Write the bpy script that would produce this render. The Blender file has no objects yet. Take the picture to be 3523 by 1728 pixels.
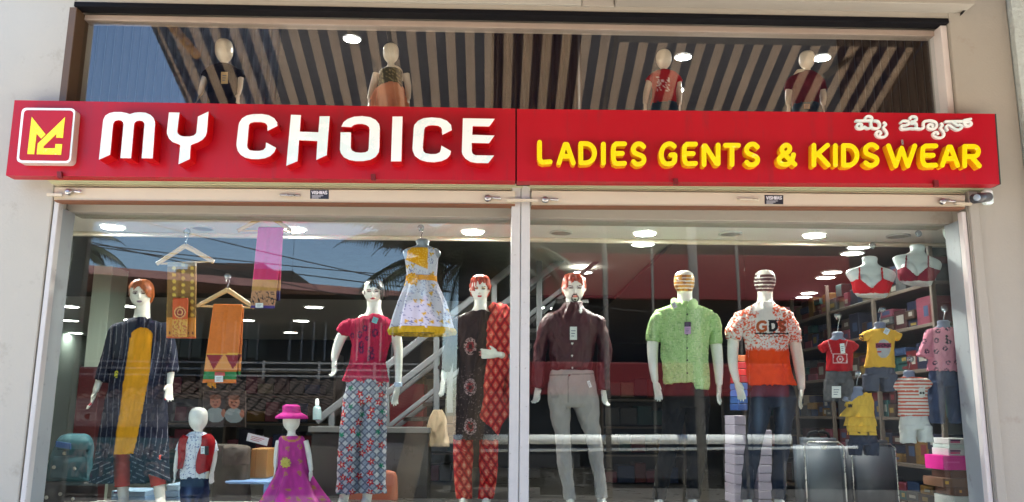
import bpy, bmesh, math, random
import numpy as np
from mathutils import Vector, Matrix
from mathutils.geometry import delaunay_2d_cdt
random.seed(7)
R = math.radians
scn = bpy.context.scene
col = scn.collection

# ------------------------------------------------------------------ camera
W, H, F = 3523.0, 1728.0, 2900.0
CAM = Vector((0.0, -6.0, 1.55))
PITCH, YAW, ROLL = R(10.9), R(1.2), R(0.53)
fw = Vector((math.sin(YAW)*math.cos(PITCH), math.cos(YAW)*math.cos(PITCH), math.sin(PITCH)))
r0 = Vector((math.cos(YAW), -math.sin(YAW), 0)); u0 = r0.cross(fw)
rt = r0*math.cos(ROLL) + u0*math.sin(ROLL); up = u0*math.cos(ROLL) - r0*math.sin(ROLL)
cd = bpy.data.cameras.new('camera'); cam = bpy.data.objects.new('camera', cd); col.objects.link(cam)
cd.sensor_width = 36.0; cd.lens = F/W*36.0; cd.clip_start = .05; cd.clip_end = 2000
cam.matrix_world = Matrix(((rt.x, up.x, -fw.x, CAM.x), (rt.y, up.y, -fw.y, CAM.y), (rt.z, up.z, -fw.z, CAM.z), (0, 0, 0, 1)))
scn.camera = cam

# ------------------------------------------------------------------ sky, sun, exposure
SUN_EL, SUN_AZ = R(73), R(18)          # high midday sun, just behind the building
wd = bpy.data.worlds.new('World'); scn.world = wd; wd.use_nodes = True
nt = wd.node_tree; nt.nodes.clear()
sky = nt.nodes.new('ShaderNodeTexSky'); sky.sky_type = 'NISHITA'; sky.sun_disc = False
sky.sun_elevation = SUN_EL; sky.sun_rotation = SUN_AZ; sky.air_density = 1.0; sky.dust_density = .6; sky.ozone_density = 3.0
bg = nt.nodes.new('ShaderNodeBackground'); bg.inputs['Strength'].default_value = .13
wo = nt.nodes.new('ShaderNodeOutputWorld')
nt.links.new(sky.outputs[0], bg.inputs[0]); nt.links.new(bg.outputs[0], wo.inputs[0])
sl = bpy.data.lights.new('sun', 'SUN'); sl.energy = 5.0; sl.angle = R(.5); sl.color = (1, .95, .87)
so = bpy.data.objects.new('sun', sl); col.objects.link(so)
sdir = Vector((math.sin(SUN_AZ)*math.cos(SUN_EL), math.cos(SUN_AZ)*math.cos(SUN_EL), math.sin(SUN_EL)))
so.rotation_euler = sdir.to_track_quat('Z', 'Y').to_euler(); so.location = (0, 0, 30)
scn.view_settings.view_transform = 'Standard'; scn.view_settings.look = 'None'
scn.view_settings.gamma = 1; scn.view_settings.exposure = 2.3; scn.view_settings.use_curve_mapping = False
cy = scn.cycles
cy.max_bounces = 7; cy.diffuse_bounces = 4; cy.glossy_bounces = 4; cy.transmission_bounces = 4; cy.transparent_max_bounces = 16
cy.use_denoising = True; cy.sample_clamp_indirect = 6.0; cy.caustics_reflective = False; cy.caustics_refractive = False

# ------------------------------------------------------------------ pixel <-> place helpers
def ray(px, py): return fw*F + rt*(px - W/2) - up*(py - H/2)
def at(px, py, Y):
    d = ray(px, py); return CAM + d*((Y - CAM.y)/d.y)
def atz(px, py, z):
    d = ray(px, py); return CAM + d*((z - CAM.z)/d.z)
GLASS_Y = .28
def mir(px, py, D):                     # a point on the street side seen mirrored in the shop glass
    p = at(px, py, GLASS_Y + D); return Vector((p.x, GLASS_Y - D, p.z))
def S(P): return F/max(.1, (P - CAM).dot(fw))        # pixels per metre there
def proj(v):                             # v: Nx3 array -> Nx2 pixels
    q = v - np.array(CAM); z = q @ np.array(fw)
    return np.stack([W/2 + F*(q @ np.array(rt))/z, H/2 - F*(q @ np.array(up))/z], 1)

# ------------------------------------------------------------------ colour + materials
def lin(c):
    c = c/255.0
    return c/12.92 if c <= .04045 else ((c + .055)/1.055)**2.4
def rgb(r, g, b, k=1.0): return (lin(r)*k, lin(g)*k, lin(b)*k)
MATS = {}
def mat(name, c=(.5, .5, .5), rough=.6, metal=0, spec=.5, var=0, scale=8, bump=0, bscale=60, coat=0, emit=0, dirt=None, stretch=None):
    if name in MATS: return MATS[name]
    m = bpy.data.materials.new(name); m.use_nodes = True; n = m.node_tree.nodes; L = m.node_tree.links
    b = n['Principled BSDF']; b.inputs['Roughness'].default_value = rough; b.inputs['Metallic'].default_value = metal
    b.inputs['Specular IOR Level'].default_value = spec; b.inputs['Base Color'].default_value = (*c, 1)
    if coat: b.inputs['Coat Weight'].default_value = coat; b.inputs['Coat Roughness'].default_value = .12
    if emit: b.inputs['Emission Color'].default_value = (*c, 1); b.inputs['Emission Strength'].default_value = emit
    tc = n.new('ShaderNodeTexCoord'); src = tc.outputs['Object']
    if stretch:
        mp = n.new('ShaderNodeMapping'); mp.inputs['Scale'].default_value = stretch; L.new(src, mp.inputs[0]); src = mp.outputs[0]
    cur = None
    if var:
        nz = n.new('ShaderNodeTexNoise'); nz.inputs['Scale'].default_value = scale; nz.inputs['Detail'].default_value = 6; nz.inputs['Roughness'].default_value = .65
        L.new(src, nz.inputs['Vector'])
        mx = n.new('ShaderNodeMix'); mx.data_type = 'RGBA'
        mx.inputs['A'].default_value = (*[max(0, x*(1 - var)) for x in c], 1); mx.inputs['B'].default_value = (*[min(1, x*(1 + var)) for x in c], 1)
        L.new(nz.outputs[0], mx.inputs['Factor']); cur = mx.outputs['Result']
        rr = n.new('ShaderNodeMapRange'); rr.inputs['To Min'].default_value = max(.02, rough - .12); rr.inputs['To Max'].default_value = min(1, rough + .12)
        L.new(nz.outputs[0], rr.inputs['Value']); L.new(rr.outputs[0], b.inputs['Roughness'])
    if dirt:                                 # (colour, scale, low, high)
        nd = n.new('ShaderNodeTexNoise'); nd.inputs['Scale'].default_value = dirt[1]; nd.inputs['Detail'].default_value = 9; nd.inputs['Roughness'].default_value = .7
        L.new(src, nd.inputs['Vector'])
        mr = n.new('ShaderNodeMapRange'); mr.inputs['From Min'].default_value = dirt[2]; mr.inputs['From Max'].default_value = dirt[3]
        L.new(nd.outputs[0], mr.inputs['Value'])
        mx = n.new('ShaderNodeMix'); mx.data_type = 'RGBA'; mx.inputs['B'].default_value = (*dirt[0], 1); mx.inputs['A'].default_value = (*c, 1)
        if cur: L.new(cur, mx.inputs['A'])
        L.new(mr.outputs[0], mx.inputs['Factor']); cur = mx.outputs['Result']
    if cur: L.new(cur, b.inputs['Base Color'])
    if bump:
        nb = n.new('ShaderNodeTexNoise'); nb.inputs['Scale'].default_value = bscale; nb.inputs['Detail'].default_value = 5
        L.new(src, nb.inputs['Vector'])
        bp = n.new('ShaderNodeBump'); bp.inputs['Strength'].default_value = bump; bp.inputs['Distance'].default_value = .01
        L.new(nb.outputs[0], bp.inputs['Height']); L.new(bp.outputs[0], b.inputs['Normal'])
    MATS[name] = m; return m
def painted(name, rough=.8, spec=.3, bump=.25, bscale=350, coat=0, trans=0):      # printed / dyed surface: colour attribute
    if name in MATS: return MATS[name]
    m = bpy.data.materials.new(name); m.use_nodes = True; n = m.node_tree.nodes; L = m.node_tree.links
    b = n['Principled BSDF']; b.inputs['Roughness'].default_value = rough; b.inputs['Specular IOR Level'].default_value = spec
    if coat: b.inputs['Coat Weight'].default_value = coat; b.inputs['Coat Roughness'].default_value = .1
    a = n.new('ShaderNodeAttribute'); a.attribute_name = 'Col'
    tc = n.new('ShaderNodeTexCoord'); nz = n.new('ShaderNodeTexNoise'); nz.inputs['Scale'].default_value = 14; nz.inputs['Detail'].default_value = 4
    L.new(tc.outputs['Object'], nz.inputs['Vector'])
    mr = n.new('ShaderNodeMapRange'); mr.inputs['To Min'].default_value = .88; mr.inputs['To Max'].default_value = 1.1
    L.new(nz.outputs[0], mr.inputs['Value'])
    vm = n.new('ShaderNodeVectorMath'); vm.operation = 'SCALE'; L.new(a.outputs['Color'], vm.inputs[0]); L.new(mr.outputs[0], vm.inputs['Scale'])
    L.new(vm.outputs[0], b.inputs['Base Color'])
    if bump:
        nb = n.new('ShaderNodeTexNoise'); nb.inputs['Scale'].default_value = bscale; L.new(tc.outputs['Object'], nb.inputs['Vector'])
        bp = n.new('ShaderNodeBump'); bp.inputs['Strength'].default_value = bump; bp.inputs['Distance'].default_value = .003
        L.new(nb.outputs[0], bp.inputs['Height']); L.new(bp.outputs[0], b.inputs['Normal'])
    if trans: b.inputs['Alpha'].default_value = 1 - trans
    MATS[name] = m; return m
def glassmat(name, base=.06, tint=(.93, .97, .95), rough=0.0):
    m = bpy.data.materials.new(name); m.use_nodes = True; n = m.node_tree.nodes; L = m.node_tree.links; n.clear()
    o = n.new('ShaderNodeOutputMaterial'); t = n.new('ShaderNodeBsdfTransparent'); t.inputs[0].default_value = (*tint, 1)
    g = n.new('ShaderNodeBsdfGlossy'); g.inputs['Roughness'].default_value = rough
    lw = n.new('ShaderNodeLayerWeight'); lw.inputs['Blend'].default_value = .5
    pw = n.new('ShaderNodeMath'); pw.operation = 'POWER'; pw.inputs[1].default_value = 5; L.new(lw.outputs['Facing'], pw.inputs[0])
    ma = n.new('ShaderNodeMath'); ma.operation = 'MULTIPLY_ADD'; ma.inputs[1].default_value = .6; ma.inputs[2].default_value = base; L.new(pw.outputs[0], ma.inputs[0])
    x = n.new('ShaderNodeMixShader'); L.new(ma.outputs[0], x.inputs[0]); L.new(t.outputs[0], x.inputs[1]); L.new(g.outputs[0], x.inputs[2])
    L.new(x.outputs[0], o.inputs[0]); MATS[name] = m; return m

# ------------------------------------------------------------------ object helpers
def wloc(o):
    p = Vector((0, 0, 0))
    while o is not None: p += o.location; o = o.parent
    return p
def tag(o, label=None, cat=None, group=None, kind=None):
    if label: o['label'] = label
    if cat: o['category'] = cat
    if group: o['group'] = group
    if kind: o['kind'] = kind
    return o
def thing(name, loc, label, cat, group=None):
    o = bpy.data.objects.new(name, None); o.empty_display_size = .1; o.location = loc; col.objects.link(o)
    return tag(o, label, cat, group)
def mo(name, verts, faces, m, parent=None, smooth=False, cols=None, mids=None):
    v = np.array([tuple(p) for p in verts], dtype=float) if not isinstance(verts, np.ndarray) else verts
    if parent is not None: org = wloc(parent)
    else:
        mn, mx = v.min(0), v.max(0); org = Vector(((mn[0]+mx[0])/2, (mn[1]+mx[1])/2, mn[2]))
    me = bpy.data.meshes.new(name); me.from_pydata((v - np.array(org)).tolist(), [], [tuple(int(i) for i in f) for f in faces])
    for q in (m if isinstance(m, (list, tuple)) else [m]): me.materials.append(q)
    if mids is not None: me.polygons.foreach_set('material_index', np.array(mids, dtype=np.int32))
    if smooth: me.polygons.foreach_set('use_smooth', np.ones(len(me.polygons), dtype=bool))
    if cols is not None:
        ca = me.color_attributes.new('Col', 'FLOAT_COLOR', 'POINT')
        c4 = np.ones((len(v), 4), dtype=np.float32); c4[:, :3] = cols; ca.data.foreach_set('color', c4.ravel())
    o = bpy.data.objects.new(name, me); col.objects.link(o)
    if parent is not None: o.parent = parent
    else: o.location = org
    return o
def join(parts):
    V, Fc, n = [], [], 0
    for v, f in parts:
        v = np.asarray([tuple(p) for p in v]) if not isinstance(v, np.ndarray) else v
        V.append(v); Fc += [tuple(i + n for i in q) for q in f]; n += len(v)
    return np.concatenate(V), Fc
def bxg(x0, x1, y0, y1, z0, z1, bev=0, rz=0, seg=1):
    if bev:
        bm = bmesh.new(); bmesh.ops.create_cube(bm, size=1)
        for v in bm.verts: v.co = Vector((x0 + (v.co.x + .5)*(x1-x0), y0 + (v.co.y + .5)*(y1-y0), z0 + (v.co.z + .5)*(z1-z0)))
        bmesh.ops.bevel(bm, geom=bm.edges[:], offset=bev, segments=seg, affect='EDGES')
        bm.verts.index_update(); v = np.array([tuple(p.co) for p in bm.verts]); f = [tuple(q.index for q in p.verts) for p in bm.faces]; bm.free()
    else:
        v = np.array([(x, y, z) for z in (z0, z1) for y in (y0, y1) for x in (x0, x1)], dtype=float)
        f = [(0, 2, 3, 1), (4, 5, 7, 6), (0, 1, 5, 4), (1, 3, 7, 5), (3, 2, 6, 7), (2, 0, 4, 6)]
    if rz:
        c = np.array([(x0+x1)/2, (y0+y1)/2, 0]); q = v - c; cs, sn = math.cos(rz), math.sin(rz)
        v = np.stack([q[:, 0]*cs - q[:, 1]*sn, q[:, 0]*sn + q[:, 1]*cs, q[:, 2]], 1) + c
    return v, f
def box(name, x0, x1, y0, y1, z0, z1, m, parent=None, bev=.004, rz=0):
    v, f = bxg(min(x0, x1), max(x0, x1), min(y0, y1), max(y0, y1), min(z0, z1), max(z0, z1), bev, rz); return mo(name, v, f, m, parent)
def quadbox(pts, Y0, Y1):                # pixel quad (TL,TR,BR,BL) -> slab between depth Y0 (front) and Y1
    fr = [at(x, y, Y0) for x, y in pts]; bk = [Vector((p.x, Y1, p.z)) for p in fr]
    v = np.array([tuple(p) for p in fr + bk]); n = len(fr)
    f = [tuple(range(n - 1, -1, -1)), tuple(range(n, 2*n))] + [(i, (i+1) % n, n + (i+1) % n, n + i) for i in range(n)]
    return v, f
def quad(name, pts, Y0, Y1, m, parent=None):
    v, f = quadbox(pts, Y0, Y1); return mo(name, v, f, m, parent)
def fill_loops(loops):                   # triangulate closed loops with holes
    pts = [Vector((x, -y)) for l in loops for x, y in l]; ed = []; s = 0
    for l in loops:
        n = len(l); ed += [(s + i, s + (i+1) % n) for i in range(n)]; s += n
    vo, eo, fo, ov, oe, of = delaunay_2d_cdt(pts, ed, [], 1, 1e-6)
    mp = {k: o[0] for k, o in enumerate(ov) if o}; tr = [tuple(mp[i] for i in f) for f in fo if all(i in mp for i in f)]
    if len(loops) > 1:
        c = np.array([[sum(pts[i][k] for i in f)/3 for k in (0, 1)] for f in tr]); ins = np.zeros(len(tr), dtype=int)
        for i, j in ed:
            (xa, ya), (xb, yb) = pts[i], pts[j]; m = (ya > c[:, 1]) != (yb > c[:, 1])
            with np.errstate(divide='ignore', invalid='ignore'): ins += m & (c[:, 0] < xa + (c[:, 1]-ya)*(xb-xa)/(yb-ya))
        tr = [f for f, k in zip(tr, ins) if k % 2]
    return tr
def extrude_loops(loops, Yf, depth):     # closed pixel loops (outer + holes) -> solid letter
    tris = fill_loops(loops)
    flat = [p for l in loops for p in l]; n = len(flat)
    fr = [at(x, y, Yf) for x, y in flat]; v = [tuple(p) for p in fr] + [(p.x, Yf + depth, p.z) for p in fr]
    f = [tuple(t) for t in tris] + [(c + n, b + n, a + n) for a, b, c in tris]; k = len(f); s = 0
    for l in loops:
        m = len(l)
        for i in range(m): a, b = s + i, s + (i+1) % m; f.append((a, b, b + n, a + n))
        s += m
    me = bpy.data.meshes.new('tmp'); me.from_pydata(v, [], f)
    bm = bmesh.new(); bm.from_mesh(me); bmesh.ops.recalc_face_normals(bm, faces=bm.faces[:]); bm.verts.index_update()
    vv = np.array([tuple(p.co) for p in bm.verts]); ff = [tuple(q.index for q in p.verts) for p in bm.faces]; bm.free(); bpy.data.meshes.remove(me)
    return vv, ff, k
def smooth_loop(l, it=1):                # Chaikin corner rounding
    for _ in range(it):
        o = []
        for i in range(len(l)):
            a, b = l[i], l[(i+1) % len(l)]
            o += [(a[0]*.75 + b[0]*.25, a[1]*.75 + b[1]*.25), (a[0]*.25 + b[0]*.75, a[1]*.25 + b[1]*.75)]
        l = o
    return l
def catmull(P, n):                       # P: KxD, n samples
    P = np.asarray(P, dtype=float); K = len(P)
    if K == 2: return P[0] + (P[1]-P[0])*np.linspace(0, 1, n)[:, None]
    d = np.r_[0, np.cumsum(np.maximum(1e-6, np.linalg.norm(np.diff(P[:, :2] if P.shape[1] < 3 else P[:, :3], axis=0), axis=1)))]
    s = np.linspace(0, d[-1], n); i = np.clip(np.searchsorted(d, s, side='right') - 1, 0, K - 2)
    h = (d[i+1] - d[i]); t = ((s - d[i])/h)[:, None]
    m = np.zeros_like(P); m[1:-1] = (P[2:] - P[:-2])/(d[2:] - d[:-2])[:, None]; m[0] = (P[1]-P[0])/(d[1]-d[0]); m[-1] = (P[-1]-P[-2])/(d[-1]-d[-2])
    h = h[:, None]
    return (2*t**3 - 3*t**2 + 1)*P[i] + (t**3 - 2*t**2 + t)*h*m[i] + (-2*t**3 + 3*t**2)*P[i+1] + (t**3 - t**2)*h*m[i+1]
def stroke_sdf(strokes, X, Y):
    D = np.full(X.shape, 1e9)
    for st in strokes:
        for (ax, ay), (bx_, by_) in zip(st[:-1], st[1:]):
            dx, dy = bx_-ax, by_-ay; L2 = dx*dx + dy*dy + 1e-9
            t = np.clip(((X-ax)*dx + (Y-ay)*dy)/L2, 0, 1); D = np.minimum(D, np.hypot(X-ax-t*dx, Y-ay-t*dy))
    return D
def contours(D, x0, y0, h):              # marching squares on D<0
    ny, nx = D.shape; seg = {}
    def ip(a, b, pa, pb): t = a/(a-b); return (pa[0] + (pb[0]-pa[0])*t, pa[1] + (pb[1]-pa[1])*t)
    ins = D < 0
    for j in range(ny-1):
        for i in range(nx-1):
            c = (ins[j, i], ins[j, i+1], ins[j+1, i+1], ins[j+1, i])
            if all(c) or not any(c): continue
            P = [(i, j), (i+1, j), (i+1, j+1), (i, j+1)]; V = [D[j, i], D[j, i+1], D[j+1, i+1], D[j+1, i]]
            cr = []
            for e in range(4):
                a, b = e, (e+1) % 4
                if c[a] != c[b]: cr.append((c[a], (min(P[a], P[b]), max(P[a], P[b])), ip(V[a], V[b], P[a], P[b])))
            outs = [q for q in cr if q[0]]; inn = [q for q in cr if not q[0]]
            for a, b in zip(outs, inn): seg[a[1]] = (b[1], a[2])
    loops = []
    while seg:
        k0 = next(iter(seg)); k = k0; l = []
        while k in seg: nk, p = seg.pop(k); l.append((x0 + p[0]*h, y0 + p[1]*h)); k = nk
        if len(l) > 6: loops.append(l)
    return loops
def decimate_loop(l, tol=.25):
    out = [l[0]]
    for i in range(1, len(l)):
        a = out[-1]; b, c = l[i], l[(i+1) % len(l)]
        L_ = math.hypot(c[0]-a[0], c[1]-a[1]) + 1e-9
        if abs((b[0]-a[0])*(c[1]-a[1]) - (b[1]-a[1])*(c[0]-a[0]))/L_ > tol or math.hypot(b[0]-a[0], b[1]-a[1]) > 14: out.append(b)
    return out if len(out) > 3 else l
def stroke_loops(strokes, hw, h=1.2, tol=.2):
    xs = [p[0] for s in strokes for p in s]; ys = [p[1] for s in strokes for p in s]
    x0, x1, y0, y1 = min(xs)-hw-3, max(xs)+hw+3, min(ys)-hw-3, max(ys)+hw+3
    X, Y = np.meshgrid(np.arange(x0, x1, h), np.arange(y0, y1, h))
    return [decimate_loop(l, tol) for l in contours(stroke_sdf(strokes, X, Y) - hw, x0, y0, h)]
def arc(cx, cy, rx, ry, a0, a1, n=12): return [(cx + rx*math.cos(R(a0 + (a1-a0)*i/n)), cy - ry*math.sin(R(a0 + (a1-a0)*i/n))) for i in range(n+1)]
# stroke font in a unit box, y down
FONT = {
 'L': [[(0, 0), (0, .8), (.1, .95), (.3, 1), (1, .97)]], 'I': [[(.5, 0), (.5, 1)]],
 'A': [[(0, 1), (.42, .06), (.55, .06), (1, 1)], [(.2, .66), (.8, .66)]],
 'D': [[(0, 0), (0, 1), (.35, 1)] + arc(.35, .5, .65, .5, -90, 90, 14) + [(0, 0)]],
 'E': [[(1, 0), (.25, 0), (.05, .1), (0, .3), (0, .75), (.12, .95), (.35, 1), (1, .98)], [(0, .48), (.8, .48)]],
 'S': [[(.97, .12), (.7, 0), (.35, 0), (.08, .12), (.02, .27), (.12, .42), (.5, .52), (.88, .62), (1, .76), (.9, .92), (.6, 1), (.3, 1), (.03, .88)]],
 'G': [[(.92, .12), (.7, .01), (.45, .01), (.2, .12), (.04, .35), (.0, .6), (.1, .85), (.3, .99), (.6, 1), (.88, .93), (.95, .8), (.95, .56), (.68, .56)]],
 'N': [[(0, 1), (0, .05), (.1, .05), (.9, .95), (1, .95), (1, 0)]], 'T': [[(0, 0), (1, 0)], [(.5, 0), (.5, 1)]],
 'K': [[(0, 0), (0, 1)], [(.95, 0), (.08, .55)], [(.3, .45), (1, 1)]], 'W': [[(0, 0), (.27, 1), (.5, .12), (.73, 1), (1, 0)]],
 'R': [[(0, 1), (0, 0), (.6, 0)] + arc(.6, .26, .34, .26, 90, -90, 10) + [(0, .52)], [(.45, .52), (1, 1)]],
 'O': [arc(.5, .5, .5, .5, 0, 360, 24)], 'V': [[(0, 0), (.5, 1), (1, 0)]], 'H': [[(0, 0), (0, 1)], [(1, 0), (1, 1)], [(0, .5), (1, .5)]],
 'B': [[(0, 0), (0, 1), (.6, 1)] + arc(.6, .74, .36, .26, -90, 90, 8) + arc(.55, .25, .33, .25, -80, 90, 8) + [(0, 0)], [(0, .5), (.55, .5)]],
 'C': [[(.95, .15), (.7, .01), (.4, .01), (.12, .15), (0, .5), (.12, .85), (.4, .99), (.7, .99), (.95, .85)]], 'U': [[(0, 0), (0, .7), (.15, .93), (.5, 1), (.85, .93), (1, .7), (1, 0)]],
 'F': [[(1, 0), (0, 0), (0, 1)], [(0, .48), (.8, .48)]], 'P': [[(0, 1), (0, 0), (.6, 0)] + arc(.6, .28, .36, .28, 90, -90, 8) + [(0, .56)]],
 'X': [[(0, 0), (1, 1)], [(1, 0), (0, 1)]], 'M': [[(0, 1), (0, 0), (.5, .7), (1, 0), (1, 1)]],
 '&': [[(1, 1), (.3, .42), (.2, .25), (.28, .08), (.47, 0), (.65, .08), (.68, .24), (.55, .38), (.2, .56), (.03, .72), (.08, .92), (.3, 1), (.55, .98), (.8, .8), (.92, .5)]],
}
def glyph(ch, x0, x1, y0, y1): return [[(x0 + (x1-x0)*x, y0 + (y1-y0)*y) for x, y in s] for s in FONT[ch]]
def word(txt, x0, x1, y0, y1, gap=.35):
    n = len(txt); ws = [.25 if c == 'I' else 1 for c in txt]; u = (x1-x0)/(sum(ws) + gap*(n-1)); out = []; x = x0
    for c, w in zip(txt, ws):
        if c != ' ': out += glyph(c, x, x + u*w, y0, y1)
        x += u*(w + gap)
    return out
ORD = ['first', 'second', 'third', 'fourth', 'fifth', 'sixth', 'seventh', 'eighth', 'ninth', 'tenth', 'eleventh', 'twelfth', 'thirteenth', 'fourteenth', 'fifteenth', 'sixteenth']
# ------------------------------------------------------------------ lofts
YA = np.array([0, 1., 0])
def tube(C, RX, RY, segs=24, disp=None, cap=True, expo=2.0, flat=False):
    C = np.asarray(C, dtype=float); n = len(C)
    T = np.gradient(C, axis=0); T /= np.linalg.norm(T, axis=1)[:, None] + 1e-12
    if flat: T = np.tile(np.array([0, 0, -1.0 if C[-1][2] < C[0][2] else 1.0]), (n, 1))
    B = YA - (T @ YA)[:, None]*T; B /= np.linalg.norm(B, axis=1)[:, None] + 1e-9
    A = np.cross(B, T); th = np.arange(segs)/segs*2*math.pi
    cs, sn = np.cos(th), np.sin(th)
    if expo != 2:                        # even spacing along a rounded-box outline
        tt = np.linspace(0, 2*math.pi, 4001); c2 = np.sign(np.cos(tt))*np.abs(np.cos(tt))**(2/expo); s2 = np.sign(np.sin(tt))*np.abs(np.sin(tt))**(2/expo)
        L_ = np.r_[0, np.cumsum(np.hypot(np.diff(c2)*np.mean(RX), np.diff(s2)*np.mean(RY)))]; q = np.interp(np.arange(segs)/segs*L_[-1], L_, tt)
        cs = np.sign(np.cos(q))*np.abs(np.cos(q))**(2/expo); sn = np.sign(np.sin(q))*np.abs(np.sin(q))**(2/expo)
    sgn = np.where(A[:, 0] < 0, -1.0, 1.0); A = A*sgn[:, None]
    off = A[:, None, :]*(np.asarray(RX)[:, None, None]*cs[None, :, None]) + B[:, None, :]*(np.asarray(RY)[:, None, None]*sn[None, :, None])
    if disp is not None:
        d = disp(np.tile(th/(2*math.pi), (n, 1)), np.tile(np.linspace(0, 1, n)[:, None], (1, segs)))
        L_ = np.linalg.norm(off, axis=2)[..., None] + 1e-9; off = off*(1 + d[..., None]/L_)
    V = (C[:, None, :] + off).reshape(-1, 3)
    f = []
    for i in range(n-1):
        for j in range(segs):
            a, b = i*segs + j, i*segs + (j+1) % segs; f.append((a, b, b + segs, a + segs))
    if cap:
        V = np.vstack([V, C[0], C[-1]]); k = n*segs
        for j in range(segs): f.append((k, (j+1) % segs, j)); f.append((k+1, (n-1)*segs + j, (n-1)*segs + (j+1) % segs))
    return V, f
def loft(rows, Y0, segs=32, step=8, disp=None, cap=True, expo=2.0):   # rows: (x,y,dy,rx_px,ry_px)
    flat = len(rows[0]) == 6; rows = np.asarray(rows, dtype=float)
    ln = np.sum(np.hypot(np.diff(rows[:, 0]), np.diff(rows[:, 1]))); n = max(3, int(ln/step) + 1)
    q = catmull(np.c_[rows[:, 0], rows[:, 1], rows[:, 2]*400, rows[:, 3], rows[:, 4]], n)
    C, RX, RY = [], [], []
    for x, y, dy, rx, ry in q:
        P = at(x, y, Y0 + dy/400); s = S(P); C.append(tuple(P)); RX.append(max(.5, rx)/s); RY.append(max(.5, ry)/s)
    return tube(C, RX, RY, segs, disp, cap, expo, flat)
def T(y, xl, xr, ry, dy=0): return ((xl+xr)/2, y, dy, (xr-xl)/2, ry, 1)     # level ring between two edges
def vnoise(x, y, seed=0):
    xi, yi = np.floor(x).astype(np.int64), np.floor(y).astype(np.int64); fx, fy = x-xi, y-yi
    def h(a, b): n = (a*374761393 + b*668265263 + seed*1274126177) & 0xffffffff; n = ((n ^ (n >> 13))*1274126177) & 0xffffffff; return ((n ^ (n >> 16)) & 0xffff)/65535.0
    fx = fx*fx*(3-2*fx); fy = fy*fy*(3-2*fy)
    return (h(xi, yi)*(1-fx) + h(xi+1, yi)*fx)*(1-fy) + (h(xi, yi+1)*(1-fx) + h(xi+1, yi+1)*fx)*fy
def hsh(a, b, s=0):
    n = (np.asarray(a, dtype=np.int64)*374761393 + np.asarray(b, dtype=np.int64)*668265263 + s*974711) & 0xffffffff
    n = ((n ^ (n >> 13))*1274126177) & 0xffffffff; return ((n ^ (n >> 16)) & 0xffff)/65535.0
def remesh(parts, voxel=.006, it=4):
    v, f = join(parts); me = bpy.data.meshes.new('tmp'); me.from_pydata(v.tolist(), [], f); o = bpy.data.objects.new('tmp', me); col.objects.link(o)
    bm = bmesh.new(); bm.from_mesh(me); bmesh.ops.recalc_face_normals(bm, faces=bm.faces[:]); bm.to_mesh(me); bm.free()
    md = o.modifiers.new('r', 'REMESH'); md.mode = 'VOXEL'; md.voxel_size = voxel
    ms = o.modifiers.new('s', 'SMOOTH'); ms.iterations = it; ms.factor = .5
    dg = bpy.context.evaluated_depsgraph_get(); ev = o.evaluated_get(dg); m2 = ev.to_mesh()
    n = len(m2.vertices); a = np.empty(n*3); m2.vertices.foreach_get('co', a); vv = a.reshape(-1, 3).copy(); ff = [tuple(p.vertices) for p in m2.polygons]
    ev.to_mesh_clear(); bpy.data.objects.remove(o); bpy.data.meshes.remove(me)
    return vv, ff
def cc(n, c): return np.tile(np.array(c, dtype=float), (n, 1))
def blend(C, mask, c, a=1.0):
    m = (np.asarray(mask, dtype=float)*a)[:, None]; return C*(1-m) + np.array(c)*m
def normals(v, f):
    q = np.array([(a[0], a[1], a[2]) for a in f]); fn = np.cross(v[q[:, 1]]-v[q[:, 0]], v[q[:, 2]]-v[q[:, 0]]); n = np.zeros_like(v)
    for k in range(3): np.add.at(n, q[:, k], fn)
    fo = [a[3] if len(a) > 3 else a[0] for a in f]; np.add.at(n, fo, fn)
    n /= np.linalg.norm(n, axis=1)[:, None] + 1e-12
    return n
def wrinkle(X, Y, amp, seed=1, long=1.0):      # soft diagonal drag folds
    d = 0
    for k, (a, b, sx, sy, w) in enumerate(((.92, .38, 17, 62, 1.0), (.9, -.44, 15, 54, .8), (1, .05, 11, 70, .55), (.6, .8, 13, 30, .4))):
        q = vnoise((X*a + Y*b)/sx, (Y*a - X*b)/(sy*long), seed*7 + k); d = d + w*(1 - np.abs(2*q-1)*2)
    return amp*d/2
def cloth(name, parts, m, parent, paint, fold=0, seed=1, long=1.0, it=5, keep=None):
    if fold:                                   # one continuous garment: fuse the pieces, then crease it
        v, f = remesh(parts, .0056, it); p = proj(v); v = v + normals(v, f)*wrinkle(p[:, 0], p[:, 1], fold, seed, long)[:, None]
    else: v, f = join(parts)
    p = proj(v)
    if keep is not None: k_ = keep(p[:, 0], p[:, 1], v); f = [q for q in f if all(k_[i] for i in q)]
    return mo(name, v, f, m, parent, True, paint(p[:, 0], p[:, 1], v))
# ================================================================== materials
wallm = mat('white_plaster', rgb(176, 172, 160), .85, var=.05, scale=3, bump=.25, bscale=45, dirt=(rgb(124, 114, 98), 2.2, .6, .88))
tanm = mat('cream_plaster', rgb(166, 159, 147), .85, var=.07, scale=4, bump=.2, bscale=50, dirt=(rgb(130, 105, 80), 2.2, .6, .9))
roughm = mat('rough_grey_render', rgb(188, 196, 192), .95, var=.2, scale=30, bump=1.0, bscale=40, dirt=(rgb(60, 60, 58), 14, .62, .75))
steelp = mat('grey_lilac_paint', rgb(196, 194, 190), .55, var=.08, scale=10, bump=.06, bscale=80, dirt=(rgb(110, 85, 65), 26, .63, .72))
framep = mat('blue_grey_frame', rgb(150, 156, 158), .5, var=.08, scale=9, dirt=(rgb(105, 100, 92), 12, .6, .8))
pinkp = mat('pinkish_white_paint', rgb(222, 212, 206), .6, var=.06, scale=9, dirt=(rgb(140, 110, 90), 18, .64, .75))
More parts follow.
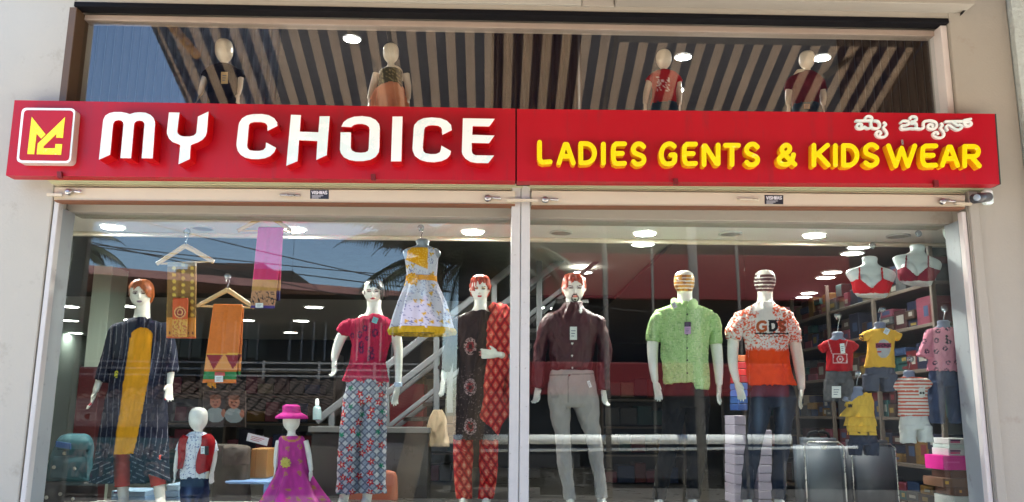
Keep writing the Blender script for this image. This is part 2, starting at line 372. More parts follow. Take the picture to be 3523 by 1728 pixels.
creamp = mat('cream_metal_paint', rgb(206, 194, 170), .5, var=.06, scale=5, dirt=(rgb(140, 84, 44), 7, .68, .78), stretch=(1, 1, 3))
greenp = mat('pale_green_grey_metal', rgb(182, 182, 150), .5, var=.08, scale=5, dirt=(rgb(90, 92, 70), 6, .6, .8), stretch=(.4, 1, 6))
rustp = mat('rusty_edge', rgb(128, 84, 58), .8, var=.3, scale=20)
darkgap = mat('dark_gap', (.012, .011, .01), .9)
blackm = mat('black_rubber', (.006, .006, .008), .8, spec=.15)
chrome = mat('worn_chrome', (.45, .43, .41), .3, 1, var=.15, scale=30)
steel = mat('stainless_steel', (.58, .57, .55), .28, 1, var=.1, scale=12)
redm = mat('red_acrylic', rgb(174, 0, 28), .4, spec=.4, var=.1, scale=2.2, bump=.1, bscale=3, dirt=(rgb(140, 34, 44), 5, .54, .8), stretch=(3, 1, .5))
redside = mat('red_letter_side', rgb(196, 6, 14), .4)
whitef = mat('white_acrylic', rgb(242, 245, 242), .25, spec=.6, var=.05, scale=5, dirt=(rgb(224, 238, 236), 4, .5, .53))
yellowf = mat('yellow_acrylic', rgb(255, 226, 0), .25, spec=.6, var=.06, scale=14, bump=.1, bscale=9, dirt=(rgb(250, 236, 120), 11, .62, .64))
yellows = mat('amber_letter_side', rgb(240, 178, 8), .4)
brownf = mat('brown_window_frame', rgb(92, 70, 48), .5, var=.15, scale=12)
wood = mat('pale_wood', rgb(214, 172, 120), .45, var=.18, scale=9, stretch=(1, 1, 8))
glass = glassmat('shop_glass', .064)
glassu = glassmat('upper_glass', .07, (.95, .97, .97))

# ================================================================== ground and road
box('ground', -400, 400, -400, 400, -.5, -.02, mat('dry_earth', rgb(172, 150, 122), .95, var=.2, scale=.6, bump=.3, bscale=4), bev=0)['kind'] = 'structure'
box('road', -80, 80, -8.6, -2.6, -.3, -.006, mat('dusty_concrete_road', rgb(184, 176, 162), .9, var=.2, scale=3, bump=.4, bscale=120), bev=0)['kind'] = 'structure'
box('road_verge', -80, 80, -13, -8.6, -.3, -.01, mat('asphalt', (.05, .048, .046), .9, var=.2, scale=3), bev=0)['kind'] = 'structure'
box('pavement', -80, 80, -2.6, .0, -.3, .12, mat('concrete_pavement', rgb(200, 194, 182), .9, var=.12, scale=2, bump=.3, bscale=60), bev=.01)['kind'] = 'structure'

# ================================================================== the shop building
XL, XR = -3.19, 3.482
FLOOR, CEIL, UFL, UCEIL, ROOF = .42, 3.07, 3.42, 5.02, 5.55
bld = thing('shop_building', (0, 6, 0), 'two storey shop building with pale plastered wall around the glazed shopfront', 'building')
box('wall', -9, XL-.016, 0, .32, .0, ROOF, wallm, bld, .006)                 # left of the shopfront
box('wall', XR+.012, 3.962, .0, .32, .0, ROOF, tanm, bld, .006)                # right pilaster
box('lintel', XL-.012, XR+.012, .2, .44, 3.0, 3.42, tanm, bld, .004)
box('beam', XL-.012, XR+.012, .0, .4, 4.586, ROOF, tanm, bld, .003)
box('fascia', -4.2, .64, -.03, -.001, 4.628, 5.0, wallm, bld, .003)
box('fascia', .90, 3.62, -.15, -.001, 4.632, 5.04, tanm, bld, .004)
box('bracket', .646, .892, -.02, -.001, 4.624, 4.95, tanm, bld, .003)
br = [at(3345, 12, -.05), at(3312, 48, -.05), at(3316, 18, -.05)]
mo('bracket', [p for p in br] + [p + Vector((0, .04, 0)) for p in br], [(0, 1, 2), (5, 4, 3), (0, 3, 4, 1), (1, 4, 5, 2), (2, 5, 3, 0)], darkgap, bld)
box('side_wall', -9, -8.7, .33, 12.4, 0, ROOF, wallm, bld, 0)
box('side_wall', 4.4, 4.7, .33, 12.4, 0, ROOF, wallm, bld, 0)
box('back_wall', -9, 4.7, 12.41, 12.7, 0, ROOF, wallm, bld, 0)
box('roof_slab', -9.1, 4.8, -.01, 12.8, ROOF+.003, ROOF+.2, mat('concrete_slab', rgb(150, 145, 136), .9, var=.1), bld, 0)
box('upper_floor_slab', -8.6, 4.39, .45, 12.4, CEIL+.05, UFL, MATS['concrete_slab'], bld, 0)
nb = box('neighbour_wall', 3.968, 4.35, -.05, .3, -.1, 6.2, roughm, None, .004)
tag(nb, 'rough pitted grey rendered wall strip at the right edge of the shop', 'wall')

# interior shell (setting)
ceilm = mat('white_ceiling_paint', rgb(232, 228, 222), .7, var=.04, scale=2)
grey = mat('grey_interior_wall', rgb(96, 98, 96), .8, var=.08)
fl = box('floor', -8.6, 4.38, .46, 12.38, .2, FLOOR, mat('cream_floor_tile', rgb(140, 134, 126), .3, var=.1, scale=3), None, 0); fl['kind'] = 'structure'
greyc = mat('grey_ceiling_paint', rgb(190, 188, 186), .7, var=.05, scale=2); darkc = mat('unlit_void_ceiling', rgb(30, 28, 27), .7, var=.1); taupec = mat('taupe_ceiling_paint', rgb(104, 92, 86), .7, var=.06, scale=2)  # darkc puts the gloom of an unlit void into the ceiling colour
for nm, x0, x1, y0, y1, m_ in (('ceiling', -8.6, 4.39, .46, 1.26, ceilm), ('ceiling_left', -8.6, .28, 1.262, 5.6, darkc), ('ceiling_left_back', -8.6, .28, 5.602, 12.38, greyc), ('ceiling_right', 1.62, 4.39, 1.262, 12.38, taupec), ('ceiling_back', .282, 1.618, 5.2, 12.38, darkc)):
    box(nm, x0, x1, y0, y1, CEIL, CEIL+.04, m_, None, 0)['kind'] = 'structure'
cn = box('ceiling_cornice', -8.6, 4.39, 1.24, 1.30, CEIL-.035, CEIL-.001, mat('gilt_white_cornice', rgb(225, 214, 196), .5, var=.12, scale=20), None, .008); cn['kind'] = 'structure'
box('wall_back', -8.6, 4.39, 12.3, 12.39, FLOOR, CEIL, mat('dark_back_wall', rgb(46, 50, 52), .7), None, 0)['kind'] = 'structure'
box('wall_left', -8.69, -8.6, .46, 12.3, FLOOR, CEIL, mat('sage_wall', rgb(160, 175, 165), .8), None, 0)['kind'] = 'structure'
box('wall_right', 4.30, 4.39, .46, 12.3, FLOOR, CEIL, grey, None, 0)['kind'] = 'structure'
# upper room
box('upper_floor', -8.6, 4.39, .46, 8, UFL, UFL+.02, mat('pale_bounce_floor', rgb(205, 200, 192), .5), None, 0)['kind'] = 'structure'  # unseen floor kept pale to bounce light up at the mannequins
upc = mat('dark_upper_ceiling', rgb(40, 38, 42), .8, var=.06)
box('upper_ceiling', -8.6, 4.39, .46, 8, UCEIL, UCEIL+.05, upc, None, 0)['kind'] = 'structure'
box('upper_wall_back', -8.6, 4.39, 7.9, 8, UFL+.02, UCEIL, mat('dark_upper_wall', (.03, .03, .036), .8), None, 0)['kind'] = 'structure'

# display platform inside the window
pm = mat('dark_laminate', (.035, .032, .03), .3, var=.15, scale=6)
PZ = .848
plat = thing('display_platform', (.15, .9, FLOOR), 'dark stepped display platform behind the shop window', 'platform')
box('step', XL, XR, .34, .60, FLOOR, .56, pm, plat); box('rear_deck', XL, XR, .962, 1.6, FLOOR, PZ-.03, pm, plat); box('deck', XL, XR, .602, .96, FLOOR, PZ, mat('white_bounce_top', rgb(214, 212, 206), .3), plat)  # deck top kept white as an unseen reflector for mannequins and ceiling

# ================================================================== shopfront metalwork and glass
def part_quad(name, pts, Y0, Y1, m, parent): return quad(name, pts, Y0, Y1, m, parent)
sl_ = thing('shutter_guide', (XL-.03, .04, .12), 'grey lilac shutter guide channel beside the white wall', 'shutter guide')
box('channel', XL-.006, XL+.03, .006, .075, .12, 3.06, steelp, sl_); box('jamb', XL-.03, XL+.022, .08, .27, .12, 3.0, framep, sl_); box('gap_seal', XL-.015, XL-.007, .03, .07, .12, 3.05, darkgap, sl_, 0)
sr_ = thing('shutter_guide', (XR+.03, .04, .12), 'shutter guide with pinkish white strip beside the right pilaster', 'shutter guide')
box('channel', XR+.018, XR+.085, -.03, -.003, .12, 3.2, MATS['cream_plaster'], sr_); box('strip', XR-.028, XR+.005, .0, .06, .12, 3.05, pinkp, sr_); box('jamb', XR-.02, XR+.05, .075, .27, .12, 3.0, framep, sr_)
cp = thing('centre_post', (.187, .1, .12), 'twin channel steel post with rust specks between the two shop windows', 'post')
box('channel', .119, .185, -.01, .11, .12, 3.2, steelp, cp, .005); box('channel', .190, .256, -.01, .11, .12, 3.2, steelp, cp, .005); box('mullion', .13, .245, .115, .30, .12, 3.0, framep, cp, .004)

def pane(x0, x1, z0, z1, m, Y=GLASS_Y, name='window_pane', label='', cat='window pane'):
    o = box(name, x0, x1, Y-.003, Y+.003, z0, z1, m, None, 0); tag(o, label, cat); return o
sx1 = at(1005, 950, GLASS_Y).x; sx2 = at(2563, 950, GLASS_Y).x
pane(XL-.03, sx1-.0015, .5, 2.999, glass, label='glass pane at far left with the kurta mannequin and hanging sarees behind it')
pane(sx1+.0015, .128, .5, 2.999, glass, label='glass pane left of the centre post with the floral dress behind it')
pane(.247, sx2-.0015, .5, 2.999, glass, label='glass pane right of the centre post with the bearded mannequin behind it')
pane(sx2+.0015, XR+.03, .5, 2.999, glass, label="glass pane at far right with the hanging children's outfits behind it")

def lock(x, y, parent, flip=1):
    p = at(x, y, -.035); s = 1/S(p)
    k = lathe_y(p, [(0, .02), (-.01, .025), (-.022, .026), (-.034, .021), (-.038, .008)])
    o = mo('lock_knob', *k, chrome, parent, True)
    q = p + Vector((0, -.02, 0)); a = q + Vector((flip*.03, 0, .004)); b = q + Vector((flip*.095, -.005, 0))
    v, f = tube(catmull([tuple(q), tuple(a), tuple(b)], 8), [.009]*8, [.006]*8, 8); mo('lock_key', v, f, steel, o, True)
def lathe_y(c, prof, n=20):              # profile (dy, r) around the Y axis
    V = [(c.x + r*math.cos(t*2*math.pi/n), c.y + dy, c.z + r*math.sin(t*2*math.pi/n)) for dy, r in prof for t in range(n)]
    f = [(i*n + j, i*n + (j+1) % n, (i+1)*n + (j+1) % n, (i+1)*n + j) for i in range(len(prof)-1) for j in range(n)]
    f += [tuple(range(n-1, -1, -1)), tuple(range((len(prof)-1)*n, len(prof)*n))]
    return np.array(V), f
def shutter(pts_bar, pts_trim, label, locks, handle, stick, flips):
    p0 = at((pts_bar[0][0] + pts_bar[1][0])/2, pts_bar[2][1], .03)
    t = thing('rolling_shutter', p0, label, 'shutter')
    part_quad('bottom_rail', pts_bar, -.03, .05, creamp, t)
    (a, b, c, d) = pts_bar
    part_quad('rail_lip', [(d[0], d[1]+.5), (c[0], c[1]+.5), (c[0], c[1]+4.5), (d[0], d[1]+4.5)], -.045, .05, rustp, t)
    n = 4; (a, b, c, d) = pts_trim                       # rolled slats above the rail
    for i in range(n):
        u0_, u1_ = i/n, (i+.82)/n
        q = [(a[0] + (d[0]-a[0])*u0_, a[1] + (d[1]-a[1])*u0_), (b[0], b[1] + (c[1]-b[1])*u0_), (b[0], b[1] + (c[1]-b[1])*u1_), (a[0] + (d[0]-a[0])*u1_, a[1] + (d[1]-a[1])*u1_)]
        part_quad('slat', q, -.055 + .022*i, .06, greenp if i < 3 else creamp, t)
    part_quad('slot', pts_trim, .045, .07, darkgap, t)
    for (x, y), fl_ in zip(locks, flips): lock(x, y, t, fl_)
    for (x, y) in handle:
        P = [at(x-34, y, -.03), at(x-34, y, -.06), at(x+30, y+2, -.06), at(x+30, y+2, -.03)]
        v, f = tube(catmull([tuple(p) for p in P], 14), [.008]*14, [.008]*14, 8); mo('handle', v, f, chrome if x < 1500 else creamp, t, True)
    for (x, y) in stick:
        s = quad('sticker', [(x-33, y-16), (x+31, y-15), (x+31, y+16), (x-33, y+15)], -.032, -.0301, mat('black_sticker', (.015, .016, .022), .3), t)
        lp = []
        for st in (word('VISHWAS', x-27, x+25, y-11, y-1, .3),):
            for l in [st]:
                for g in l:
                    for lo in [stroke_loops([g], 1.3, .7, .1)]:
                        for one in lo: lp.append(one)
        for ln in range(3): lp.append([(x-27, y+4+ln*4), (x+12-ln*8, y+4+ln*4), (x+12-ln*8, y+5.6+ln*4), (x-27, y+5.6+ln*4)])
        gs = [extrude_loops([l], -.0332 - .00008*k, .0008)[:2] for k, l in enumerate(lp)]
        v, f = join(gs); mo('sticker_print', v, f, mat('sticker_white', (.7, .7, .72), .5), s)
    return t
LB = [(188, 645), (1772, 658), (1772, 702), (186, 688)]; RB = [(1829, 656), (3320, 672), (3320, 713), (1829, 706)]
sh1 = shutter(LB, [(150, 610), (1800, 626), (1772, 656), (190, 643)], 'rolled up cream shutter with rusty bottom rail over the left window', [(240, 663), (1678, 685)], [(1000, 671)], [(1100, 669)], [1, 1])
sh2 = shutter(RB, [(1800, 626), (3385, 640), (3322, 671), (1829, 655)], 'rolled up cream shutter bottom rail over the right window', [(1875, 690), (3238, 695)], [(2576, 685)], [(2664, 687)], [1, 1])
# bolts across the posts, hinge bits
for i, (x0, x1, y, lab) in enumerate([(160, 214, 670, 'slim cream slide bolt at the left end of the shutter rail'), (1743, 1850, 689, 'cream slide bolt crossing the centre post'), (3290, 3345, 701, 'cream slide bolt at the right end of the shutter rail')]):
    b = quad('slide_bolt', [(x0, y-5), (x1, y-4), (x1, y+5), (x0, y+4)], -.07, -.05, creamp); tag(b, lab, 'bolt', 'shutter slide bolts')
p = at(1800, 632, -.06); tag(box('hinge_clip', p.x-.05, p.x+.05, -.075, -.035, p.z-.012, p.z+.012, blackm), 'small black clip under the sign above the centre post', 'clip')

# ------------------------------------------------------------------ the sign
def letter(name, loops, Yf, depth, mf, ms, parent):
    v, f, k = extrude_loops(loops, Yf, depth); return mo(name, v, f, [mf, ms], parent, mids=[0]*(k//2) + [1]*(len(f) - k//2))
SY = -.18
sg1 = thing('sign_board', at(900, 612, SY+.05), 'left red sign board with square emblem badge and big white raised letters', 'sign board')
sg2 = thing('sign_board', at(2600, 630, SY+.05), 'right red sign board with yellow raised letters and small white Kannada words', 'sign board')
quad('panel', [(50, 345), (1773, 374), (1773, 622), (20, 604)], SY, SY+.11, redm, sg1)
quad('panel', [(1778.5, 375), (3422, 392), (3439, 634), (1778.5, 623)], SY, SY+.11, redm, sg2)
quad('joint_strip', [(1773.6, 374), (1778, 374), (1778, 623), (1773.6, 622)], SY+.02, SY+.1, darkgap, sg1)
quad('edge_trim', [(3422.6, 392), (3427, 392), (3444, 634), (3439.6, 634)], SY+.004, SY+.1, mat('dark_edge', (.02, .03, .03), .5), sg2)
for x, y, g in ((203, 603, sg1), (1283, 612, sg1), (2325, 627, sg2), (3222, 633, sg2)): quad('clip', [(x-8, y-13), (x+7, y-13), (x+9, y+8), (x-6, y+8)], SY-.03, SY-.003, mat('dark_red_clip', rgb(110, 10, 16), .5), g)
Z1 = lambda l: [(300 + x/3.68, 360 + y/3.68) for x, y in l]
Z2 = lambda l: [(960 + x/3.22, 360 + y/3.22) for x, y in l]
MYC = [
 Z1([(148,698),(200,220),(205,190),(230,140),(280,108),(340,95),(430,95),(500,108),(540,122),(600,103),(670,98),(740,104),(800,130),(840,170),(858,220),(858,260),(828,682),(690,680),(725,260),(722,235),(700,210),(665,202),(630,208),(600,230),(592,265),(555,680),(420,678),(460,255),(455,225),(430,202),(395,197),(355,207),(332,235),(325,270),(290,635)]),
 Z1([(1035,100),(1168,102),(1140,340),(1145,365),(1175,392),(1230,405),(1300,405),(1350,392),(1378,365),(1385,330),(1402,152),(1537,88),(1515,350),(1500,400),(1460,445),(1400,480),(1330,505),(1310,520),(1300,690),(1155,757),(1178,515),(1150,500),(1080,475),(1035,430),(1010,370),(1010,330)]),
 Z1([(2410,272),(2282,335),(2282,280),(2275,255),(2250,232),(2200,222),(2120,222),(2070,232),(2048,260),(2045,290),(2025,520),(2030,550),(2055,575),(2110,587),(2180,587),(2230,575),(2258,545),(2265,480),(2392,548),(2370,600),(2320,650),(2250,680),(2170,692),(2080,690),(2000,672),(1940,635),(1905,585),(1890,520),(1890,490),(1915,270),(1925,230),(1960,175),(2020,138),(2100,122),(2210,120),(2300,135),(2370,175),(2405,230)]),
 Z2([(132,113),(243,118),(230,300),(436,308),(450,130),(562,130),(528,562),(412,614),(425,405),(222,395),(205,628),(80,678)]),
 Z2([(690,245),(800,250),(830,225),(880,215),(920,215),(965,225),(998,250),(1003,280),(993,490),(985,515),(955,530),(905,535),(850,530),(808,510),(795,480),(797,308),(682,308),(675,500),(685,540),(720,585),(780,615),(850,627),(930,627),(1010,612),(1070,580),(1105,530),(1112,480),(1117,260),(1108,215),(1070,170),(1010,140),(920,128),(830,135),(760,160),(715,195)]),
 Z2([(1257,133),(1368,133),(1355,630),(1240,630)]),
 Z2([(1915,285),(1808,337),(1805,280),(1795,255),(1760,235),(1700,230),(1650,236),(1618,255),(1608,285),(1592,480),(1598,515),(1625,540),(1680,550),(1740,548),(1780,530),(1793,500),(1798,455),(1905,515),(1895,560),(1860,600),(1800,628),(1720,640),(1640,636),(1560,612),(1505,570),(1480,510),(1478,480),(1492,260),(1500,225),(1540,180),(1600,152),(1690,143),(1790,152),(1860,180),(1905,225)]),
 Z2([(2037,152),(2392,158),(2330,243),(2145,240),(2140,335),(2388,343),(2325,430),(2135,425),(2135,515),(2145,545),(2175,562),(2382,565),(2318,650),(2190,648),(2120,635),(2065,600),(2030,550),(2025,520)]),
]
for l in MYC: letter('letter', [l], SY-.125, .125, whitef, redside, sg1)
# badge
ZL = lambda l: [(30 + x/4.514, 340 + y/4.514) for x, y in l]
def rrect(TL, TR, BR, BL, r, n=6):
    P = [Vector((*q, 0)) for q in (TL, TR, BR, BL)]; out = []
    for i in range(4):
        c, a, b = P[i], P[i-1], P[(i+1) % 4]; p = c + (a-c).normalized()*r; q = c + (b-c).normalized()*r
        for k in range(n+1): t = k/n; w = p*(1-t)**2 + c*2*t*(1-t) + q*t*t; out.append((w.x, w.y))
    return out
bo = ZL(rrect((205, 140), (1038, 150), (962, 1000), (118, 990), 80)); bi = ZL(rrect((240, 176), (1003, 184), (932, 966), (156, 956), 62))
bdg = letter('badge', [bo], SY-.075, .075, whitef, mat('badge_side', rgb(205, 196, 184), .5), sg1)
letter('badge_face', [bi], SY-.078, .0028, redm, redm, bdg)
for l in ([(355,280),(572,552),(505,620),(432,545),(395,862),(288,858)], [(875,285),(840,608),(735,605),(742,545),(540,742),(540,768),(718,770),(725,703),(830,705),(812,870),(432,862),(450,695)]):
    letter('emblem_letter', [ZL(l)], SY-.081, .0028, yellowf, yellowf, bdg)
# yellow words
for ch, x0, x1, y0, y1 in [('L',1848,1901,482,567),('A',1915,1981,485,569),('D',1990,2054,486,569),('I',2068,2084,488,570),('E',2102,2157,487,572),('S',2170,2224,488,573),('G',2267,2332,487,572),('E',2346,2401,488,572),('N',2414,2479,491,575),('T',2488,2549,492,575),('S',2560,2615,489,575),
                            ('&',2671,2743,491,574),('K',2792,2858,492,576),('I',2866,2883,493,576),('D',2894,2957,493,577),('S',2969,3026,491,577),('W',3049,3156,494,579),('E',3166,3228,494,578),('A',3234,3303,494,577),('R',3311,3378,496,579)]:
    hw = 8.3; g = glyph(ch, x0+hw, x1-hw, y0+hw, y1-hw)
    lp = stroke_loops([[tuple(q) for q in catmull(s_, 4*len(s_))] if ch in 'SG&' else s_ for s_ in g], hw, 1.0, .06); letter('letter', lp, SY-.062, .062, yellowf, yellows, sg2)
# Kannada words
ZK = lambda l: [(2900 + x/5.152, 380 + y/5.152) for x, y in l]
KAN = [[[(240,182),(505,180)],[(400,140),(420,112),(470,103),(512,122),(520,160),(500,200),(506,260),(500,300),(440,320),(395,295),(380,290)],[(325,285),(340,255),(318,237),(272,242),(248,280),(272,315),(320,325),(370,312),(395,295)],[(565,182),(620,190),(655,235),(650,295),(605,320),(545,315),(506,290)],[(735,218),(765,252),(722,300),(770,370),(785,420),(752,462),(690,474),(625,458),(594,412),(612,376),(656,372),(680,400),(660,428)]],
 [[(1032,215),(1060,190),(1120,185),(1168,205),(1165,248),(1110,265),(1050,270),(1035,300),(1060,330),(1120,330),(1200,318),(1290,320),(1310,280),(1300,232),(1215,228)],[(1195,150),(1205,118),(1250,107),(1300,122),(1308,165),(1270,190),(1225,197)],[(1310,322),(1380,327),(1430,310),(1432,240),(1442,200),(1500,183),(1580,183),(1648,212),(1668,270),(1640,318),(1580,333),(1524,315),(1512,272),(1540,247),(1588,252),(1598,285)],[(1748,232),(1770,265),(1736,310),(1780,370),(1798,430),(1760,478),(1690,484),(1634,464),(1608,416),(1632,388),(1676,388),(1690,415)]],
 [[(1825,197),(2110,192)],[(1860,345),(1834,300),(1855,266),(1900,266),(1960,310),(2020,340),(2088,330),(2114,290),(2080,257),(2035,262),(1985,225),(1960,205)],[(2110,200),(2160,172),(2270,152)],[(2160,178),(2160,240),(2200,270),(2258,270),(2284,240),(2264,208),(2215,203),(2175,215)]]]
for g in KAN: letter('kannada_letter', stroke_loops([[tuple(q) for q in catmull(ZK(s), 5*len(s))] for s in g], 4.2, .6, .05), SY-.022, .022, whitef, whitef, sg2)
pole = at(3104, 490, SY-.02)
tag(box('sign_bolt', pole.x-.008, pole.x+.008, SY-.03, SY-.004, pole.z-.02, pole.z+.02, steel), 'tiny pale bolt on the red sign above the W', 'bolt')

# ------------------------------------------------------------------ upper window
uw = thing('upper_window', (.15, .14, 3.43), 'wide upper floor window with brown side frame and black top track', 'window')
box('top_track', XL-.02, 3.49, -.012, .1, 4.546, 4.584, blackm, uw, .003)
box('side_frame', XL-.055, XL+.0, -.002, .2, 3.44, 4.544, brownf, uw, .003); box('side_frame', 3.442, 3.492, .03, .2, 3.44, 4.544, pinkp, uw, .004)
box('head_rail', XL+.001, 3.441, .12, .22, 4.50, 4.545, mat('taupe_rail', rgb(170, 152, 138), .5, var=.1), uw, .003)
box('sill', XL+.001, 3.441, .05, .24, 3.43, 3.47, brownf, uw, .003)
ux = at(1303, 200, .16).x
for a, b, lb in ((XL+.001, ux-.002, 'upper window pane on the left reflecting the striped awning'), (ux+.002, 3.44, 'long upper window pane on the right reflecting the striped awning')):
    pane(a, b, 3.472, 4.50, glassu, .14, label=lb)
# corrugated brown panels standing inside the upper room
def corrug(x0, x1, Y, z0, z1, m, label, amp=.02, per=.075):
    n = max(8, int((x1-x0)/per*8)); xs = np.linspace(x0, x1, n); yo = Y + amp*np.sin((xs-x0)/per*2*math.pi)
    V = [(x, y + dy, z) for dy in (0, .004) for z in (z0, z1) for x, y in zip(xs, yo)]
    f = [(i, i+1, n+i+1, n+i) for i in range(n-1)] + [(2*n+i+1, 2*n+i, 3*n+i, 3*n+i+1) for i in range(n-1)]
    o = mo('corrugated_panel', V, f, m, None, True); return tag(o, label, 'panel')
cbr = mat('brown_corrugated_sheet', rgb(64, 46, 38), .4, .2, var=.5, scale=8, stretch=(4, 1, .6))
corrug(-3.6, -1.9, .95, UFL+.02, UCEIL-.01, mat('pale_blue_sheet', rgb(108, 118, 140), .4, .1, var=.1), 'pale corrugated sheet behind the upper window at far left')
corrug(-.05, .72, .75, UFL+.02, UCEIL-.01, cbr, 'glossy brown corrugated sheet in the middle of the upper window')
corrug(2.95, 3.9, .8, UFL+.02, UCEIL-.01, cbr, 'dark brown corrugated sheet at the right end of the upper window')

# ------------------------------------------------------------------ striped awning over the pavement (seen mirrored)
def canvas(name, ca, cb, trans=.6):
    aw = bpy.data.materials.new(name); aw.use_nodes = True; n = aw.node_tree.nodes; L = aw.node_tree.links
    tc = n.new('ShaderNodeTexCoord'); sp = n.new('ShaderNodeSeparateXYZ'); L.new(tc.outputs['Object'], sp.inputs[0])
    md = n.new('ShaderNodeMath'); md.operation = 'MULTIPLY'; md.inputs[1].default_value = 1/.172; L.new(sp.outputs[0], md.inputs[0])
    fr = n.new('ShaderNodeMath'); fr.operation = 'FRACT'; L.new(md.outputs[0], fr.inputs[0])
    gt = n.new('ShaderNodeMath'); gt.operation = 'GREATER_THAN'; gt.inputs[1].default_value = .5; L.new(fr.outputs[0], gt.inputs[0])
    nz = n.new('ShaderNodeTexNoise'); nz.inputs['Scale'].default_value = 3; nz.inputs['Detail'].default_value = 5; L.new(tc.outputs['Object'], nz.inputs['Vector'])
    mx = n.new('ShaderNodeMix'); mx.data_type = 'RGBA'; mx.inputs['A'].default_value = (*ca, 1); mx.inputs['B'].default_value = (*cb, 1); L.new(gt.outputs[0], mx.inputs['Factor'])
    mr = n.new('ShaderNodeMapRange'); mr.inputs['To Min'].default_value = .8; mr.inputs['To Max'].default_value = 1.15; L.new(nz.outputs[0], mr.inputs['Value'])
    vm = n.new('ShaderNodeVectorMath'); vm.operation = 'SCALE'; L.new(mx.outputs['Result'], vm.inputs[0]); L.new(mr.outputs[0], vm.inputs['Scale'])
    df = n['Principled BSDF']; df.inputs['Roughness'].default_value = .9; L.new(vm.outputs[0], df.inputs['Base Color'])
    tr = n.new('ShaderNodeBsdfTranslucent'); L.new(vm.outputs[0], tr.inputs[0])
    ms = n.new('ShaderNodeMixShader'); ms.inputs[0].default_value = trans; L.new(df.outputs[0], ms.inputs[1]); L.new(tr.outputs[0], ms.inputs[2]); L.new(ms.outputs[0], n['Material Output'].inputs[0])
    MATS[name] = aw; return aw
aw = canvas('striped_canvas', rgb(206, 188, 168), rgb(60, 62, 84))
awt = thing('awning', (.4, -.05, 5.06), 'striped tan and navy canvas awning sloping out over the pavement', 'awning')
def slope_panel(name, x0, x1, ya, yb, m, parent, n=2):
    z = lambda y: 5.06 + .37*(y + .02) ; V = []
    for d in (0, .006): V += [(x0, ya, z(ya)+d), (x1, ya, z(ya)+d), (x1, yb, z(yb)+d), (x0, yb, z(yb)+d)]
    return mo(name, V, [(3, 2, 1, 0), (4, 5, 6, 7), (0, 1, 5, 4), (1, 2, 6, 5), (2, 3, 7, 6), (3, 0, 4, 7)], m, parent)
slope_panel('canvas', -3.0, 1.05, -.36, -2.6, aw, awt); slope_panel('canvas', 1.056, 3.78, -.72, -2.6, aw, awt)
slope_panel('sky_gap_filler', 1.056, 3.78, -.15, -.715, canvas('taupe_canvas', rgb(120, 112, 106), rgb(118, 110, 104)), awt); slope_panel('sky_gap_filler', -3.0, 1.05, -.15, -.355, MATS['taupe_canvas'], awt)  # added panels closing the awning gap, keep sky out of the window mirror
na = thing('awning', (5.4, -.05, 5.06), 'plain dark brown sheet added out of view to block the mirrored sky', 'awning'); slope_panel('canvas', 3.79, 7.2, -.06, -2.6, mat('brown_sky_block', rgb(84, 66, 54), .8), na)  # added unseen sheet, darkens the mirrored sky and shades the pilaster
gold = mat('sunlit_strut_gold', rgb(244, 170, 62), .6, var=.2, scale=12)  # sunlight on the left strut, painted into its colour
for a, b in (((560, 55, .5), (715, 235, 1.25)), ((2958, 167, .95), (2800, 300, 1.35)), ((1180, 80, .6), (1300, 215, 1.3))):
    P, Q = mir(*a), mir(*b); v, f = tube([tuple(P), tuple((P+Q)/2), tuple(Q)], [.04]*3, [.04]*3, 10); mo('strut', v, f, gold if a[0] < 600 else brownf, awt, True)
for x in (-2.99, -.95, 1.05, 3.75):
    v, f = tube([(x, -.4, 4.9), (x, -1.5, 4.49), (x, -2.62, 4.08)], [.018]*3, [.018]*3, 8); mo('rafter', v, f, brownf, awt, True)

# cctv camera on the right pilaster
ct = thing('cctv_camera', at(3400, 690, -.02), 'small dark bullet security camera on a white bracket under the sign', 'security camera')
c0 = at(3352, 684, -.16); c1 = at(3400, 678, -.06)
v, f = tube([tuple(c0), tuple((c0+c1)/2), tuple(c1)], [.036, .036, .034], [.036]*3, 16); mo('housing', v, f, mat('dark_grey_plastic', (.05, .05, .055), .4), ct, True)
k = lathe_y(c0 + Vector((0, -.034, 0)), [(.01, .024), (-.006, .024), (-.007, .01)]); mo('lens', *k, mat('lens_glass', (.3, .35, .4), .1), ct, True)
box('bracket', c1.x-.025, c1.x+.045, -.06, -.002, c1.z-.05, c1.z+.06, whitef, ct, .012)
# ================================================================== the street opposite (seen mirrored in the glass)
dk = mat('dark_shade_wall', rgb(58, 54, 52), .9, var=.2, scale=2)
tile = mat('clay_roof_tile', rgb(62, 50, 46), .9, var=.35, scale=5)
hs = thing('house', (-6, -12.3, .0), 'long low house across the street with deep eaves and a white railing', 'house')
a, b = mir(190, 903, 10), mir(1420, 1006, 13.8)
sheet = mat('pinkish_sheet_roof', rgb(176, 130, 124), .7, var=.15, scale=3)
def slabpts(pts, th, name, m, parent):
    V = [tuple(p) for p in pts] + [(p.x, p.y, p.z - th) for p in pts]; n = len(pts)
    return mo(name, V, [tuple(range(n)), tuple(range(2*n-1, n-1, -1))] + [(i, i+n, (i+1) % n + n, (i+1) % n) for i in range(n)], m, parent)
rb = Vector((0, -3.4, .35)); ext = (a-b).normalized()*6
slabpts([a+ext, b, b+rb, a+ext+rb], .16, 'roof', sheet, hs)
slabpts([a+ext+rb, b+rb, b+rb+Vector((0, -4, -1.2)), a+ext+rb+Vector((0, -4, -1.2))], .16, 'roof', sheet, hs)
wy = -13.2
box('wall', -16, -1.2, wy-.2, wy, 0, 4.25, dk, hs, 0)
